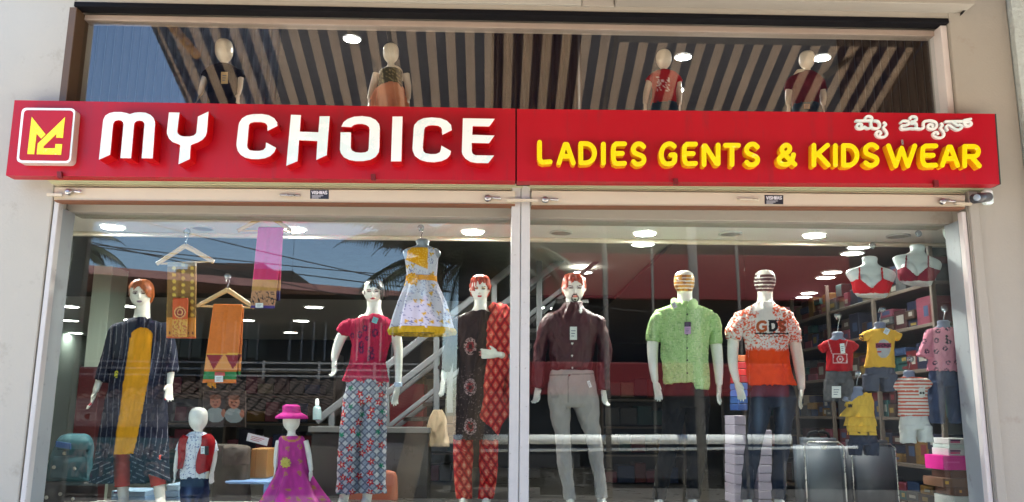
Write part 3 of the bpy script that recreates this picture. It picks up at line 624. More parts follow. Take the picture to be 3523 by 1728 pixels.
for x in np.arange(-12.5, -1.8, 1.55):
    w = box('window', x, x+1.1, wy+.005, wy+.05, 2.75, 3.55, mat('dark_window', (.015, .018, .022), .1), hs, 0)
    for k in range(4): box('window_bar', x+.27*k+.02, x+.27*k+.06, wy+.055, wy+.09, 2.7, 3.6, mat('dull_white_paint', rgb(150, 150, 150), .6), w, 0)
rl = MATS['dull_white_paint']
for z in (2.28, 2.42, 2.56): box('railing_rail', -13.4, -1.6, -12.02, -11.98, z, z+.04, rl, hs, 0)
for x in np.arange(-13.4, -1.6, 1.2): box('railing_post', x, x+.05, -12.03, -11.97, 2.2, 2.62, rl, hs, 0)
# lean-to tiled roof: rows of tiles
A0, A1 = Vector((-13.6, -11.9, 2.2)), Vector((-.9, -9.6, 1.45))
for i in range(14):
    t0, t1 = i/14, (i+1.15)/14; y0 = A0.y + (A1.y-A0.y)*t0; y1 = A0.y + (A1.y-A0.y)*t1; z0 = A0.z + (A1.z-A0.z)*t0; z1 = A0.z + (A1.z-A0.z)*t1
    V = [(x, y0, z0 + .03*math.sin(x*26)+.02) for x in np.arange(A0.x, A1.x, .06)]; n = len(V)
    V += [(x, y1, z1 + .03*math.sin(x*26)+.05) for x in np.arange(A0.x, A1.x, .06)]
    mo('tile_course', V, [(k, k+1, n+k+1, n+k) for k in range(n-1)], tile, hs)
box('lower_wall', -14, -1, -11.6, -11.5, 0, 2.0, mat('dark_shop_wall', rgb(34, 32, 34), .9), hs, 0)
def streetboard(x0, x1, y, z0, z1, c, words, label, tcol=(.11, .11, .11)):
    t = thing('street_sign', ((x0+x1)/2, y, z0), label, 'sign')
    box('board', x0, x1, y-.05, y, z0, z1, mat('board_%d%d%d' % c, rgb(*c), .6), t, 0)
    n = len(words); hgt = (z1-z0)/(n+.6); k = 0
    for i, wd_ in enumerate(words):
        zt = z1 - hgt*(.35 + i); gl = word(wd_, 0, 1, 0, 1, .3); V = []
        lps = []
        for g in gl: lps += stroke_loops([[(q[0]*400, q[1]*60) for q in g]], 5, 2.5, .3)
        mm = mat('sign_lettering', tcol, .6)
        vs = []
        for l in lps:
            tr_ = fill_loops([l]); wx = (x1-x0)*.86
            P = [(x1 - (x1-x0)*.07 - q[0]/400*wx, y+.004, zt - q[1]/60*hgt*.7) for q in l]
            vs.append((np.array(P), [tuple(q) for q in tr_]))
        for v, f in vs: mo('lettering', v, f, mm, t)
    return t
p = mir(470, 1420, 9.6); streetboard(p.x-1.5, p.x+1.6, -9.3, 1.25, 1.75, (52, 52, 56), ['VIKAS', 'DIGITAL STUDIO'], 'dark studio sign with grey letters across the street')
p = mir(420, 1590, 9.6); streetboard(p.x-1.6, p.x+1.5, -9.3, .2, 1.05, (24, 62, 66), ['RESHMA MEDICAL', 'BUS STAND'], 'dark green medical shop sign across the street')
p = mir(1400, 1580, 9.6); streetboard(p.x-.45, p.x+.45, -9.3, .25, 1.0, (120, 120, 126), ['TREN', 'FASHION'], 'grey poster board with bold letters across the street', (.05, .06, .14))
p = mir(1540, 1575, 9.6); streetboard(p.x-.5, p.x+.5, -9.3, .25, 1.0, (118, 122, 126), ['SHOES'], 'grey shoe poster board across the street', (.1, .1, .12))
p = mir(1970, 1640, 9.6); streetboard(p.x-.6, p.x+.6, -9.3, .1, .6, (20, 20, 22), ['WELCOME'], 'black welcome board across the street')
# second building, dark with red fascias
b2 = thing('house', (6.5, -13.5, 0), 'dark two storey building across the street with red fascias', 'building')
box('wall', -.8, 16, -14.6, -12.2, 0, 7.2, mat('very_dark_wall', rgb(30, 30, 32), .9, var=.2), b2, 0)
for x in np.arange(0, 14, 2.3):
    w = box('window', x, x+1.3, -12.19, -12.15, 5.6, 6.7, MATS['dark_window'], b2, 0)
for x in np.arange(-.2, 14, 2.6): box('shutter_door', x, x+2.1, -12.19, -12.12, .2, 2.0, mat('dark_shutter', rgb(52, 52, 54), .6), b2, 0)
rf = mat('red_fascia', rgb(116, 20, 28), .6, var=.1)
for x0, x1, z0, z1, lb in ((1.1, 7.9, 4.05, 5.05, 'long red fascia board high on the building across the street'), (.6, 6.4, 1.95, 2.65, 'lower red fascia board on the building across the street')):
    o = box('fascia_board', x0, x1, -11.95, -11.75, z0, z1, rf, None, .01); tag(o, lb, 'sign board')
# distant terrace building behind the house roof
b3 = thing('house', (-9.5, -34, 0), 'distant terrace house with brick parapet behind the long roof', 'house')
p, q = mir(640, 900, 34), mir(900, 925, 34)
box('wall', p.x, q.x, -38, -34, 0, p.z, mat('brown_brick', rgb(92, 72, 62), .9, var=.2), b3, 0); box('parapet', p.x-.4, q.x+1.5, -38.4, -33.6, p.z-1.1, p.z-.4, dk, b3, 0)
for k in range(3): box('window', p.x+1.2+k*1.3, p.x+2.0+k*1.3, -33.99, -33.9, p.z-2.4, p.z-1.5, MATS['dark_window'], b3, 0)
# palms
leafm = mat('palm_leaf', rgb(42, 52, 30), .55, var=.3, scale=6)
barkm = mat('palm_bark', rgb(110, 96, 80), .9, var=.25, scale=10)
def palm(px, py, D, label, L0, n, seed):
    random.seed(seed); top = mir(px, py, D); t = thing('palm_tree', (top.x, top.y, 0), label, 'tree')
    cs = [(top.x - .5*(1-k/6)**2, top.y, top.z*k/6) for k in range(7)]
    v, f = tube(catmull(cs, 20), np.linspace(.2, .13, 20), np.linspace(.2, .13, 20), 12); mo('trunk', v, f, barkm, t, True)
    for i in range(n):
        az = 2*math.pi*i/n + random.uniform(-.2, .2); el = R(random.uniform(-10, 65)); ln = L0*random.uniform(.8, 1.1)
        d = Vector((math.cos(az), math.sin(az), 0)); P = []; pos = top.copy(); e = el
        for k in range(15):
            P.append(pos.copy()); pos = pos + (d*math.cos(e) + Vector((0, 0, math.sin(e))))*ln/14; e -= R(6.5)
        parts = [tube([tuple(q) for q in P], np.linspace(.03, .006, 15), np.linspace(.03, .006, 15), 5)]
        side = Vector((-d.y, d.x, 0)); V, Fc = [], []
        for k in range(2, 40):
            tt = k/40*14; i0 = min(13, int(tt)); q = P[i0].lerp(P[i0+1], tt-i0); tl = .5*L0/2.2*math.sin(math.pi*min(1, .15 + k/44))*random.uniform(.85, 1.1); fd = (P[i0+1]-P[i0]).normalized()
            for s in (-1, 1):
                dirn = (side*s*.8 + fd*.55 + Vector((0, 0, -.45))).normalized(); w = fd*.024; m0 = len(V)
                V += [tuple(q - w), tuple(q + w), tuple(q + dirn*tl*.6 + w*.8), tuple(q + dirn*tl + Vector((0, 0, -.1*tl)))]; Fc.append((m0, m0+1, m0+2, m0+3))
        parts.append((np.array(V), Fc)); v, f = join(parts); mo('frond', v, f, leafm, t)
palm(1500, 905, 8.2, 'coconut palm across the street near the centre post reflection', 2.5, 15, 3)
palm(1690, 860, 9.0, 'tall coconut palm beside the other palm across the street', 2.5, 14, 5)
palm(150, 850, 16, 'coconut palm behind the long house at the left', 2.6, 16, 9)
# poles and wires
conc = mat('grey_pole', rgb(112, 110, 106), .8, var=.15, scale=6)
for i, (px0, py0, px1, py1, D, r, lab) in enumerate([(2375, 740, 2425, 1760, 8.5, .085, 'thick grey street pole across the road'), (2075, 700, 2100, 1760, 8.9, .05, 'thin leaning street pole across the road'), (2525, 700, 2560, 1300, 9.0, .03, 'slender pale rod across the road'), (2240, 740, 2245, 1100, 9.2, .025, 'short pale rod across the road')]):
    P, Q = mir(px0, py0, D), mir(px1, py1, D); Q.z = -.05; P = P + (P-Q)*.25
    v, f = tube([tuple(Q), tuple((P+Q)/2), tuple(P)], [r]*3, [r]*3, 12); o = mo('street_pole', v, f, conc, None, True); tag(o, lab, 'pole')
cable = mat('black_cable', (.015, .015, .015), .6)
for i, (p0, p1) in enumerate([((180, 800, 9.5), (1500, 960, 11)), ((240, 790, 10), (1300, 1000, 12)), ((600, 850, 12), (1600, 930, 13)), ((420, 720, 11), (1250, 905, 12))]):
    A, B = mir(*p0), mir(*p1); A = A + (A-B)*.6; B = B + (B-A)*.8
    P = [tuple(A.lerp(B, k/12) - Vector((0, 0, .25*math.sin(math.pi*k/12)))) for k in range(13)]
    v, f = tube(P, [.012]*13, [.012]*13, 5); tag(mo('overhead_wire', v, f, cable, None, True), '%s thin black overhead wire mirrored in the left window sky' % ('highest', 'second', 'lowest', 'steepest')[i], 'wire', 'overhead wires')
# roadside pipe barrier mirrored across the right windows
pw = mat('white_pipe_paint', rgb(242, 246, 242), .35, var=.08, scale=5)
A, B = mir(1560, 1512, 9.1), mir(2720, 1512, 9.1)
v, f = tube([tuple(A), tuple((A+B)/2), tuple(B)], [.085]*3, [.085]*3, 16); bar = thing('pipe_barrier', ((A.x+B.x)/2, A.y, 0), 'white pipe crash barrier along the far side of the road', 'barrier')
mo('rail', v, f, pw, bar, True)
C, Dq = A + Vector((0, 0, -.2)), B + Vector((1.2, 0, -.13))
v, f = tube([tuple(C), tuple((C+Dq)/2), tuple(Dq)], [.026]*3, [.026]*3, 10); mo('rail', v, f, pw, bar, True)
for t in (.02, .35, .68, .98):
    q = A.lerp(B, t); v, f = tube([(q.x, q.y-.05, 0), (q.x, q.y-.05, q.z/2), (q.x, q.y-.05, q.z)], [.03]*3, [.03]*3, 8); mo('post', v, f, conc, bar, True)
# ================================================================== mannequins
skin = painted('mannequin_gloss_white', .28, .5, 0, coat=.35)
clothm = painted('printed_cloth', .85, .2, .35, 420)
silkm = painted('silky_cloth', .5, .4, .2, 300)
hairm = painted('moulded_hair', .45, .4, .3, 120)
plastm = painted('grey_plastic_form', .3, .5, 0)
WHITE = np.array(rgb(238, 236, 226)); BONE = np.array(rgb(226, 210, 188))
def wr(amp, fu=3, fv=6, seed=1):
    return lambda u, v: amp*2*(vnoise(np.cos(2*math.pi*u)*fu + 50 + v*2, np.sin(2*math.pi*u)*fu + v*fv + 50, seed) - .5)
def folds(amp, n, p=1.5, seed=0, extra=0.0):
    return lambda u, v: amp*(v**p)*(np.sin(2*math.pi*u*n + seed) + .5*np.sin(2*math.pi*u*(n*2-3) + 1.3*seed + 2*v)) + extra*(vnoise(np.cos(2*math.pi*u)*4+60, np.sin(2*math.pi*u)*4 + 60 + v*5, 4)-.5)
def tube2(C, A, B, RX, RY, segs=14):
    V, f = [], []; n = len(C)
    for c, rx, ry in zip(C, RX, RY):
        for j in range(segs):
            t = 2*math.pi*j/segs; V.append(tuple(c + A*rx*math.cos(t) + B*ry*math.sin(t)))
    for i in range(n-1):
        for j in range(segs): a, b = i*segs+j, i*segs+(j+1) % segs; f.append((a, b, b+segs, a+segs))
    V += [tuple(C[0]), tuple(C[-1])]; k = n*segs
    for j in range(segs): f.append((k, (j+1) % segs, j)); f.append((k+1, (n-1)*segs+j, (n-1)*segs+(j+1) % segs))
    return np.array(V), f
def bent(P, d, bend, L_, n, r0_, r1_):
    C = []; p = P.copy(); q = d.copy()
    for i in range(n):
        C.append(p.copy()); p = p + q*(L_/(n-1)); q = (q + bend*(1.0/(n-1))).normalized()
    C = np.array([tuple(c) for c in C]); T_ = np.gradient(C, axis=0); T_ /= np.linalg.norm(T_, axis=1)[:, None]
    ref = np.array(bend.normalized() if bend.length > 0 else Vector((0, 1, 0))); V, f = [], []; sg = 8
    rr = np.linspace(r0_, r1_, n); rr[-1] *= .6
    for c, t, r in zip(C, T_, rr):
        a = ref - t*(ref @ t); a /= np.linalg.norm(a) + 1e-9; b = np.cross(t, a)
        for j in range(sg): th = 2*math.pi*j/sg; V.append(c + a*r*math.cos(th) + b*r*math.sin(th))
    for i in range(n-1):
        for j in range(sg): a, b = i*sg+j, i*sg+(j+1) % sg; f.append((a, b, b+sg, a+sg))
    V += [C[0], C[-1]]; k = n*sg
    for j in range(sg): f.append((k, (j+1) % sg, j)); f.append((k+1, (n-1)*sg+j, (n-1)*sg+(j+1) % sg))
    return np.array(V), f
def hand(P, D, Wd, s=1.0, curl=.6, side=1):
    D = D.normalized(); Wd = (Wd - D*Wd.dot(D)).normalized(); N = D.cross(Wd).normalized()*side
    out = []
    C = [P - D*.03*s, P + D*.01*s, P + D*.04*s, P + D*.075*s, P + D*.092*s]
    out.append(tube2(C, Wd, N, [x*s for x in (.022, .024, .034, .038, .03)], [x*s for x in (.02, .018, .017, .014, .011)]))
    for k, (w, L_) in enumerate(((.029, .07), (.0095, .08), (-.0105, .074), (-.029, .058))):
        out.append(bent(P + D*.08*s + Wd*w*s, (D + Wd*w*3).normalized(), N*(curl + .12*k), L_*s, 7, .0098*s, .0078*s))
    out.append(bent(P + D*.022*s + Wd*.026*s, (D*.75 + Wd*.62 + N*.25).normalized(), (D*.5 + N*curl*.6), .066*s, 7, .0118*s, .0085*s))
    return out
HT = [(0, .12, .12), (.015, .34, .36), (.06, .62, .66), (.14, .83, .88), (.26, .96, 1.02), (.4, 1.0, 1.06), (.55, .99, 1.03), (.68, .93, .98), (.8, .78, .9), (.9, .58, .76), (.97, .36, .5), (1.0, .16, .25)]
def headloft(xc, yt, yc, hw, Y0, dy=0, egg=False, deep=1.12):
    rows = []
    for t, a, b in HT:
        if egg: a = max(a, .2); b = a*1.0
        jaw = -.012*max(0, t-.55) if not egg else 0
        rows.append((xc, yt + (yc-yt)*t, dy + jaw, hw*a, hw*b*deep))
    return loft(rows, Y0, 40, 3)
def armloft(pts, Y0, k=1.0): return loft([(x, y, d, r*k, r*k*.95) for x, y, d, r in pts], Y0, 20, 6)
def armhand(pts, Y0, s=1.0, curl=.5, wx=.5, side=1, hd=None):
    x, y, d, r = pts[-1]; x1, y1, d1, _ = pts[-2]; P = at(x, y, Y0+d); Q = at(x1, y1, Y0+d1)
    D = hd.normalized() if hd is not None else (P-Q).normalized()
    return hand(P, D, Vector((wx, -.85, 0)), s, curl, side)
def facepaint(C, X, Y, v, xc, yt, yc, hw, Y0, lips, brow, lid, turn=0., beard=None, mask=None):
    fx = (X - xc - turn*hw)/hw; fy = (Y-yt)/(yc-yt); fr = (v[:, 1] < Y0 - .01) & (fy > 0) & (fy < 1.02) & (np.abs(X-xc) < hw*1.15)
    for s in (-1, 1):
        C = blend(C, fr & (np.hypot((fx - s*.40)/.27, (fy-.455)/.055) < 1), lid, .6)
        C = blend(C, fr & (np.hypot((fx - s*.41)/.20, (fy-.48)/.030) < 1), rgb(60, 45, 42))
        C = blend(C, fr & (np.abs(fx - s*.43) < .24) & (np.abs(fy - (.395 + .05*(np.abs(fx)-.43)**2 - .04*(np.abs(fx)-.3))) < .012), brow)
        C = blend(C, fr & (np.hypot((fx - s*.1)/.05, (fy-.665)/.012) < 1), rgb(150, 110, 100), .7)
    C = blend(C, fr & (np.hypot(fx/.26, (fy-.785)/.042) < 1), lips)
    C = blend(C, fr & (np.abs(fy-.785) < .008) & (np.abs(fx) < .24), np.array(lips)*.4)
    if beard is not None:
        d = np.hypot(fx/.36, (fy-.84)/.155); C = blend(C, fr & (d > .72) & (d < 1.02) & (fy > .69), beard)
        C = blend(C, fr & (np.hypot(fx/.12, (fy-.9)/.03) < 1), beard)
    return C
def body(t, parts, Y0, paint, voxel=.0058, it=3):
    v, f = remesh(parts, voxel, it); p = proj(v); return mo('body', v, f, skin, t, True, paint(p[:, 0], p[:, 1], v))
def nose(xc, yt, yc, hw, Y0, turn=0):
    h = yc-yt; x = xc + turn*hw; z = hw*1.12/430
    return loft([(x, yt+h*.46, -z*.92, 2, 3), (x, yt+h*.56, -z*1.02, 3.2, 4), (x, yt+h*.64, -z*1.12, 4.4, 5), (x, yt+h*.675, -z*1.02, 3, 3)], Y0, 10, 3)
def ears(xc, yt, yc, hw, Y0, sides=(-1, 1)):
    h = yc-yt; return [loft([(xc+s*hw*1.0, yt+h*.44, .012, 2.5, 4), (xc+s*hw*1.08, yt+h*.5, .014, 4, 7), (xc+s*hw*1.04, yt+h*.6, .012, 2.5, 4)], Y0, 10, 3) for s in sides]
def sleeve(rows, cx, Y0, segs, step, disp=None):
    x, y, d, a, b = rows[0]; sg = 1 if cx > x else -1
    return loft([(x + sg*(a*1.5), y + a*.05, d, a*.3, b*.5), (x + sg*a*.6, y + a*.15, d, a*.6, b*.85), (x, y + a*.35, d, a*.86, b)] + list(rows[1:]), Y0, segs, step, disp)
def solid(c): return lambda X, Y, v: cc(len(X), c)
def base(px, py, Y0, z): p = at(px, py, Y0); return Vector((p.x, Y0, z))
def hair(t, xc, yt, yc, hw, Y0, c, line=.2, low=.5, seed=3, amp=.006, up_=4, part=0.0, side=.35, wide=2.0):
    h = yc-yt
    v, f = loft([(xc, yt - up_ + (h+up_)*tt, .008, hw*a*1.12, hw*b*1.12*1.1) for tt, a, b in HT], Y0, 64, 2, disp=lambda u, w: amp*2*(vnoise(u*44 % 44, w*5 + 9, seed)-.5))
    p = proj(v); X, Y = p[:, 0], p[:, 1]; fx = (X-xc)/hw; fy = (Y-yt)/h; front = v[:, 1] < Y0 + .012
    gone = (front & (fy > line + side*np.abs(fx - part)**1.6) & (np.abs(fx) < wide)) | (fy > low + .25*(~front))
    fk = [q for q in f if not all(gone[i] for i in q)]; C = cc(len(X), c)*(.5 + .95*vnoise(X*.45 + Y*.12, Y*.1, seed))[:, None]
    return mo('hair', v, fk, hairm, t, True, C)
def tagcard(t, x, y, w, h, Y, c=rgb(236, 236, 232), name='price_tag', ink=rgb(90, 100, 120), rot=0, string=True):
    ca, sa = math.cos(rot), math.sin(rot)
    P = [(x + ca*dx - sa*dy, y + sa*dx + ca*dy) for dx, dy in ((-w/2, -h/2), (w/2, -h/2), (w/2, h/2), (-w/2, h/2))]
    o = quad(name, P, Y, Y+.003, mat('card_%d_%d_%d' % tuple(int(k*99) for k in c), c, .5), t)
    for k in range(3):
        dy0 = -h*.22 + k*h*.2; q = [(x + ca*dx - sa*dy, y + sa*dx + ca*dy) for dx, dy in ((-w*.32, dy0), (w*(.3-.1*k), dy0), (w*(.3-.1*k), dy0+h*.06), (-w*.32, dy0+h*.06))]
        quad('tag_print', q, Y-.0012, Y-.0002, mat('ink_%d_%d_%d' % tuple(int(k2*99) for k2 in ink), ink, .6), o)
    return o
def feet(x, y, Y0, s=1): return loft([(x, y-20, .0, 14*s, 15*s), (x, y-6, -.02, 15*s, 24*s), (x, y+6, -.05, 16*s, 34*s), (x, y+14, -.05, 15*s, 34*s)], Y0, 16, 5)

# ---------------------------------------------------------------- woman in long navy jacket over a yellow kurta
Y0 = .78; xc, yt, yc, hw = 484, 966, 1057, 35
t = thing('mannequin', base(480, 1740, Y0, PZ), 'female mannequin in long navy pinstripe jacket over a yellow kurta', 'mannequin', 'adult mannequins in the window')
lx = [(398, 1140, .02, 19), (372, 1215, .03, 17), (345, 1300, .0, 13), (329, 1345, -.03, 10.5)]
rx = [(566, 1135, .02, 19), (582, 1205, .04, 17), (588, 1275, .0, 13), (584, 1320, -.03, 10.5)]
parts = [headloft(xc, yt, yc, hw, Y0), nose(xc, yt, yc, hw, Y0, -.15), loft([(490, 1030, .01, 25, 24), (490, 1070, .01, 25, 25), (488, 1100, .0, 32, 28), (486, 1122, 0, 70, 34), (486, 1145, 0, 84, 40), (484, 1200, 0, 72, 42), (482, 1290, 0, 58, 36), (478, 1380, 0, 76, 46), (476, 1450, 0, 74, 44)], Y0, 32, 6),
         armloft(lx, Y0), armloft(rx, Y0), loft([(432, 1430, 0, 36, 38), (424, 1560, 0, 27, 28), (422, 1660, 0, 20, 22), (427, 1735, 0, 15, 18)], Y0, 20, 8), loft([(520, 1430, 0, 36, 38), (534, 1560, 0, 27, 28), (546, 1660, 0, 20, 22), (553, 1735, 0, 15, 18)], Y0, 20, 8), feet(427, 1735, Y0), feet(553, 1735, Y0)] + ears(xc, yt, yc, hw, Y0)
parts += armhand(lx, Y0, 1.0, .5, .5, 1) + armhand(rx, Y0, 1.0, .5, -.5, -1)
def pt(X, Y, v):
    C = cc(len(X), WHITE); C = facepaint(C, X, Y, v, xc, yt, yc, hw, Y0, rgb(150, 120, 150), rgb(70, 45, 40), rgb(130, 95, 100), -.15)
    return blend(C, ((np.hypot(X-309, Y-1390) < 7) | (np.hypot(X-566, Y-1378) < 7)), rgb(200, 20, 50))
body(t, parts, Y0, pt)
hair(t, xc+3, yt, yc, hw, Y0, rgb(150, 78, 34), .2, .62, 3, .006, 5, -.3, .42)
NAVY = np.array(rgb(30, 33, 52))
def pt(X, Y, v):
    C = cc(len(X), NAVY); s = (X + (Y-1130)*.10 + 5*np.sin(Y*.02))/19.0; fr_ = np.abs(s - np.round(s))
    C = blend(C, (fr_ < .06) & (Y < 1565) & (vnoise(X*.05, Y*.02, 5) > .25), rgb(170, 170, 180), .38)
    d = (Y - (X-440)*.45*np.sign(X-440))/17.0; C = blend(C, (np.abs(d-np.round(d)) < .09) & (Y > 1545) & (vnoise(X*.12, Y*.1, 8) > .42), rgb(180, 180, 190), .45)
    C = blend(C, (np.hypot((X-402)/8, (Y-1288)/13) < 1) & (vnoise(X*.3, Y*.3, 2) > .4), rgb(210, 205, 50)); return C
st = 4.5
jk = [loft([T(1094, 466, 514, 28), T(1102, 445, 528, 34), T(1118, 402, 566, 42), T(1150, 396, 570, 50), T(1230, 396, 566, 52), T(1330, 378, 570, 52), T(1450, 352, 572, 60), T(1560, 335, 572, 68), T(1660, 312, 578, 78)], Y0, 96, st, folds(.014, 7, 1.6, 1, .012)),
      sleeve([(404, 1128, 0, 28, 30), (384, 1200, .02, 25, 27), (360, 1285, .0, 25, 26), (350, 1312, -.01, 25, 26)], 486, Y0, 36, st), sleeve([(562, 1124, 0, 28, 30), (578, 1190, .03, 25, 27), (586, 1255, .01, 25, 26), (588, 1282, -.0, 25, 26)], 486, Y0, 36, st)]
def inpanel(X, Y, v): return (v[:, 1] < Y0-.02) & (Y < 1563) & (np.hypot(np.maximum(0, 1160-Y)/34, (X-489)/40*np.where(Y < 1160, 1, 0)) < 1) & (X > np.interp(Y, [1120, 1160, 1562], [449, 446, 391])) & (X < np.interp(Y, [1120, 1290, 1500, 1562], [529, 515, 475, 460]))
def hem(X, Y): return np.where(X > 505, 1632 + .35*(X-505), np.where((X > 392) & (X < 446), 1563, 1664))
v, f = remesh(jk, .0054, 4); p = proj(v); X, Y = p[:, 0], p[:, 1]; v = v + normals(v, f)*wrinkle(X, Y, .007, 2, 2.2)[:, None]; ip_ = inpanel(X, Y, v); ok_ = (Y < hem(X, Y)) | (v[:, 1] > Y0-.02)
mo('jacket', v, [q for q in f if not all(ip_[i] for i in q) and all(ok_[i] for i in q)], clothm, t, True, pt(X, Y, v))
fk = [q for q in f if any(ip_[i] for i in q)]; C = cc(len(X), rgb(240, 166, 36))*(1 - .15*vnoise(X*.15 + Y*.03, Y*.012, 3))[:, None]
mo('kurta', v + normals(v, f)*-.005, fk, clothm, t, True, C)
lg = solid(rgb(214, 74, 62))
for i, (a, b, c, d) in enumerate([((424, 1540), (421, 1674), 31, 25), ((534, 1570), (546, 1670), 31, 25)]): cloth('legging', [loft([(a[0], a[1], 0, c+2, c+3), ((a[0]+b[0])/2, (a[1]+b[1])/2, 0, (c+d)/2, (c+d)/2), (b[0], b[1], 0, d, d)], Y0, 28, 6, wr(.003, 3, 12))], clothm, t, lg)

# ---------------------------------------------------------------- woman in magenta top and patterned palazzos
Y0 = .72; xc, yt, yc, hw = 1284, 966, 1044, 32
t = thing('mannequin', base(1245, 1740, Y0, PZ), 'female mannequin in magenta top and wide checked floral trousers', 'mannequin', 'adult mannequins in the window')
lx = [(1196, 1128, .0, 19), (1172, 1165, .01, 18), (1156, 1210, -.01, 15), (1150, 1240, -.05, 11)]
rx = [(1350, 1130, .0, 19), (1366, 1175, .02, 18), (1371, 1240, .0, 14.5), (1370, 1330, -.03, 10.5)]
parts = [headloft(xc, yt, yc, hw, Y0), nose(xc, yt, yc, hw, Y0, -.05), loft([(1287, 1025, .01, 25, 24), (1287, 1065, .01, 25, 25), (1286, 1090, 0, 36, 28), (1278, 1112, 0, 54, 28), (1276, 1140, 0, 62, 34), (1266, 1210, 0, 46, 34), (1260, 1260, 0, 42, 30), (1258, 1330, 0, 52, 38)], Y0, 32, 6),
         armloft(lx, Y0), armloft(rx, Y0), loft([(1215, 1560, 0, 26, 28), (1182, 1720, 0, 16, 18), (1178, 1740, 0, 16, 18)], Y0, 20, 8), loft([(1280, 1560, 0, 26, 28), (1262, 1720, 0, 16, 18), (1258, 1740, 0, 16, 18)], Y0, 20, 8), feet(1178, 1738, Y0), feet(1258, 1738, Y0)] + ears(xc, yt, yc, hw, Y0)
parts += armhand(lx, Y0, .95, 1.6, .75, 1, Vector((.1, -.2, -1))) + armhand(rx, Y0, 1.0, .35, -.45, -1, Vector((-.22, -.05, -1)))
def pt(X, Y, v):
    C = cc(len(X), WHITE); C = facepaint(C, X, Y, v, xc, yt, yc, hw, Y0, rgb(196, 16, 40), rgb(90, 60, 50), rgb(190, 120, 120), -.05)
    return blend(C, (np.hypot(X-1168, Y-1273) < 8), rgb(200, 20, 50), .8)
body(t, parts, Y0, pt)
hair(t, xc+3, yt, yc, hw, Y0, rgb(34, 30, 28), .25, .86, 3, .006, 4, -.1, .25, .74)
def pt(X, Y, v):
    C = cc(len(X), rgb(172, 24, 66)); s = (X-1275)/13.0; C = blend(C, (np.abs(s-np.round(s)) < .09) & (Y > 1098) & (Y < 1160) & (np.abs(X-1270) < 60), rgb(96, 16, 44), .7)
    for x, y, r in ((1212, 1155, 7), (1243, 1188, 10), (1243, 1205, 9), (1276, 1205, 10), (1238, 1152, 9), (1290, 1146, 11), (1262, 1165, 6), (1280, 1225, 10), (1256, 1130, 8), (1270, 1232, 7)):
        d = np.hypot(X-x, (Y-y)*.7); C = blend(C, (d < r) & (d > r*.35) & (vnoise(X*.4, Y*.4, 4) > .25), rgb(66, 26, 70), .85)
    return blend(C, (Y > 1285) & (np.abs(((Y-1285) % 12)-6) < 1.2), rgb(196, 70, 100), .5)
cloth('top', [loft([T(1084, 1262, 1314, 28), T(1094, 1240, 1330, 34), T(1106, 1206, 1352, 40), T(1135, 1196, 1354, 48), T(1180, 1211, 1343, 52), T(1240, 1206, 1325, 46), T(1285, 1190, 1330, 50), T(1313, 1180, 1334, 52)], Y0, 80, 4.2, folds(.006, 8, 1, 2, .012)),
      sleeve([(1208, 1112, 0, 26, 28), (1188, 1132, 0, 24, 26), (1174, 1148, 0, 20, 22)], 1278, Y0, 28, 4), sleeve([(1346, 1112, 0, 26, 28), (1362, 1134, 0, 24, 26), (1372, 1150, 0, 20, 22)], 1278, Y0, 28, 4)], clothm, t, pt, fold=.008, seed=3)
def pt(X, Y, v):
    C = cc(len(X), rgb(196, 198, 202)); a, b = (X+Y*1.0)/27.0, (X-Y*1.0)/27.0
    fa, fb = np.abs(a-np.round(a)), np.abs(b-np.round(b)); C = blend(C, ((np.floor(a)+np.floor(b)) % 2 == 0), rgb(120, 132, 156), .6)
    C = blend(C, (fa < .1) | (fb < .1), rgb(44, 52, 84), .75); C = blend(C, ((np.abs(((X+Y) % 9)-4.5) < 1.2)), rgb(70, 80, 110), .35)
    ci, cj = np.floor(X/34), np.floor(Y/36 + .5*(ci_ := np.floor(X/34) % 2)); hx = hsh(ci, cj, 3); cx_ = (ci+.25+.5*hsh(ci, cj, 5))*34; cy_ = (cj - .5*ci_ +.25+.5*hsh(ci, cj, 6))*36
    r = 9 + 4*np.cos(5*np.arctan2(Y-cy_, X-cx_) + 6*hx); d = np.hypot(X-cx_, Y-cy_)
    C = blend(C, (d < r) & (hx < .72), rgb(190, 30, 38)); C = blend(C, (d < r*.8) & (hx >= .72) & (hx < .86), rgb(30, 130, 100)); return blend(C, (d < 3.2) & (hx < .72), rgb(240, 190, 170))
cloth('trousers', [loft([T(1306, 1192, 1326, 50), T(1340, 1188, 1328, 54), T(1385, 1184, 1328, 54)], Y0, 72, 4), loft([T(1375, 1184, 1260, 46), T(1450, 1176, 1250, 46), T(1580, 1164, 1240, 48), T(1696, 1156, 1240, 50)], Y0, 64, 4, folds(.012, 5, 1, 1, .01)), loft([T(1375, 1250, 1329, 46), T(1450, 1246, 1329, 46), T(1580, 1240, 1327, 48), T(1695, 1238, 1326, 50)], Y0, 64, 4, folds(.012, 5, 1, 3, .01))], clothm, t, pt, fold=.008, seed=4, long=2.5, it=3)
tagcard(t, 1290, 1102, 18, 20, Y0-.12, rgb(110, 180, 190), rot=.35)
v, f = loft([(1370, 1316, -.03, 14, 14), (1370, 1332, -.03, 14, 14)], Y0, 20, 4); mo('bracelet', v, f, mat('blue_white_band', rgb(190, 205, 225), .3), t, True)

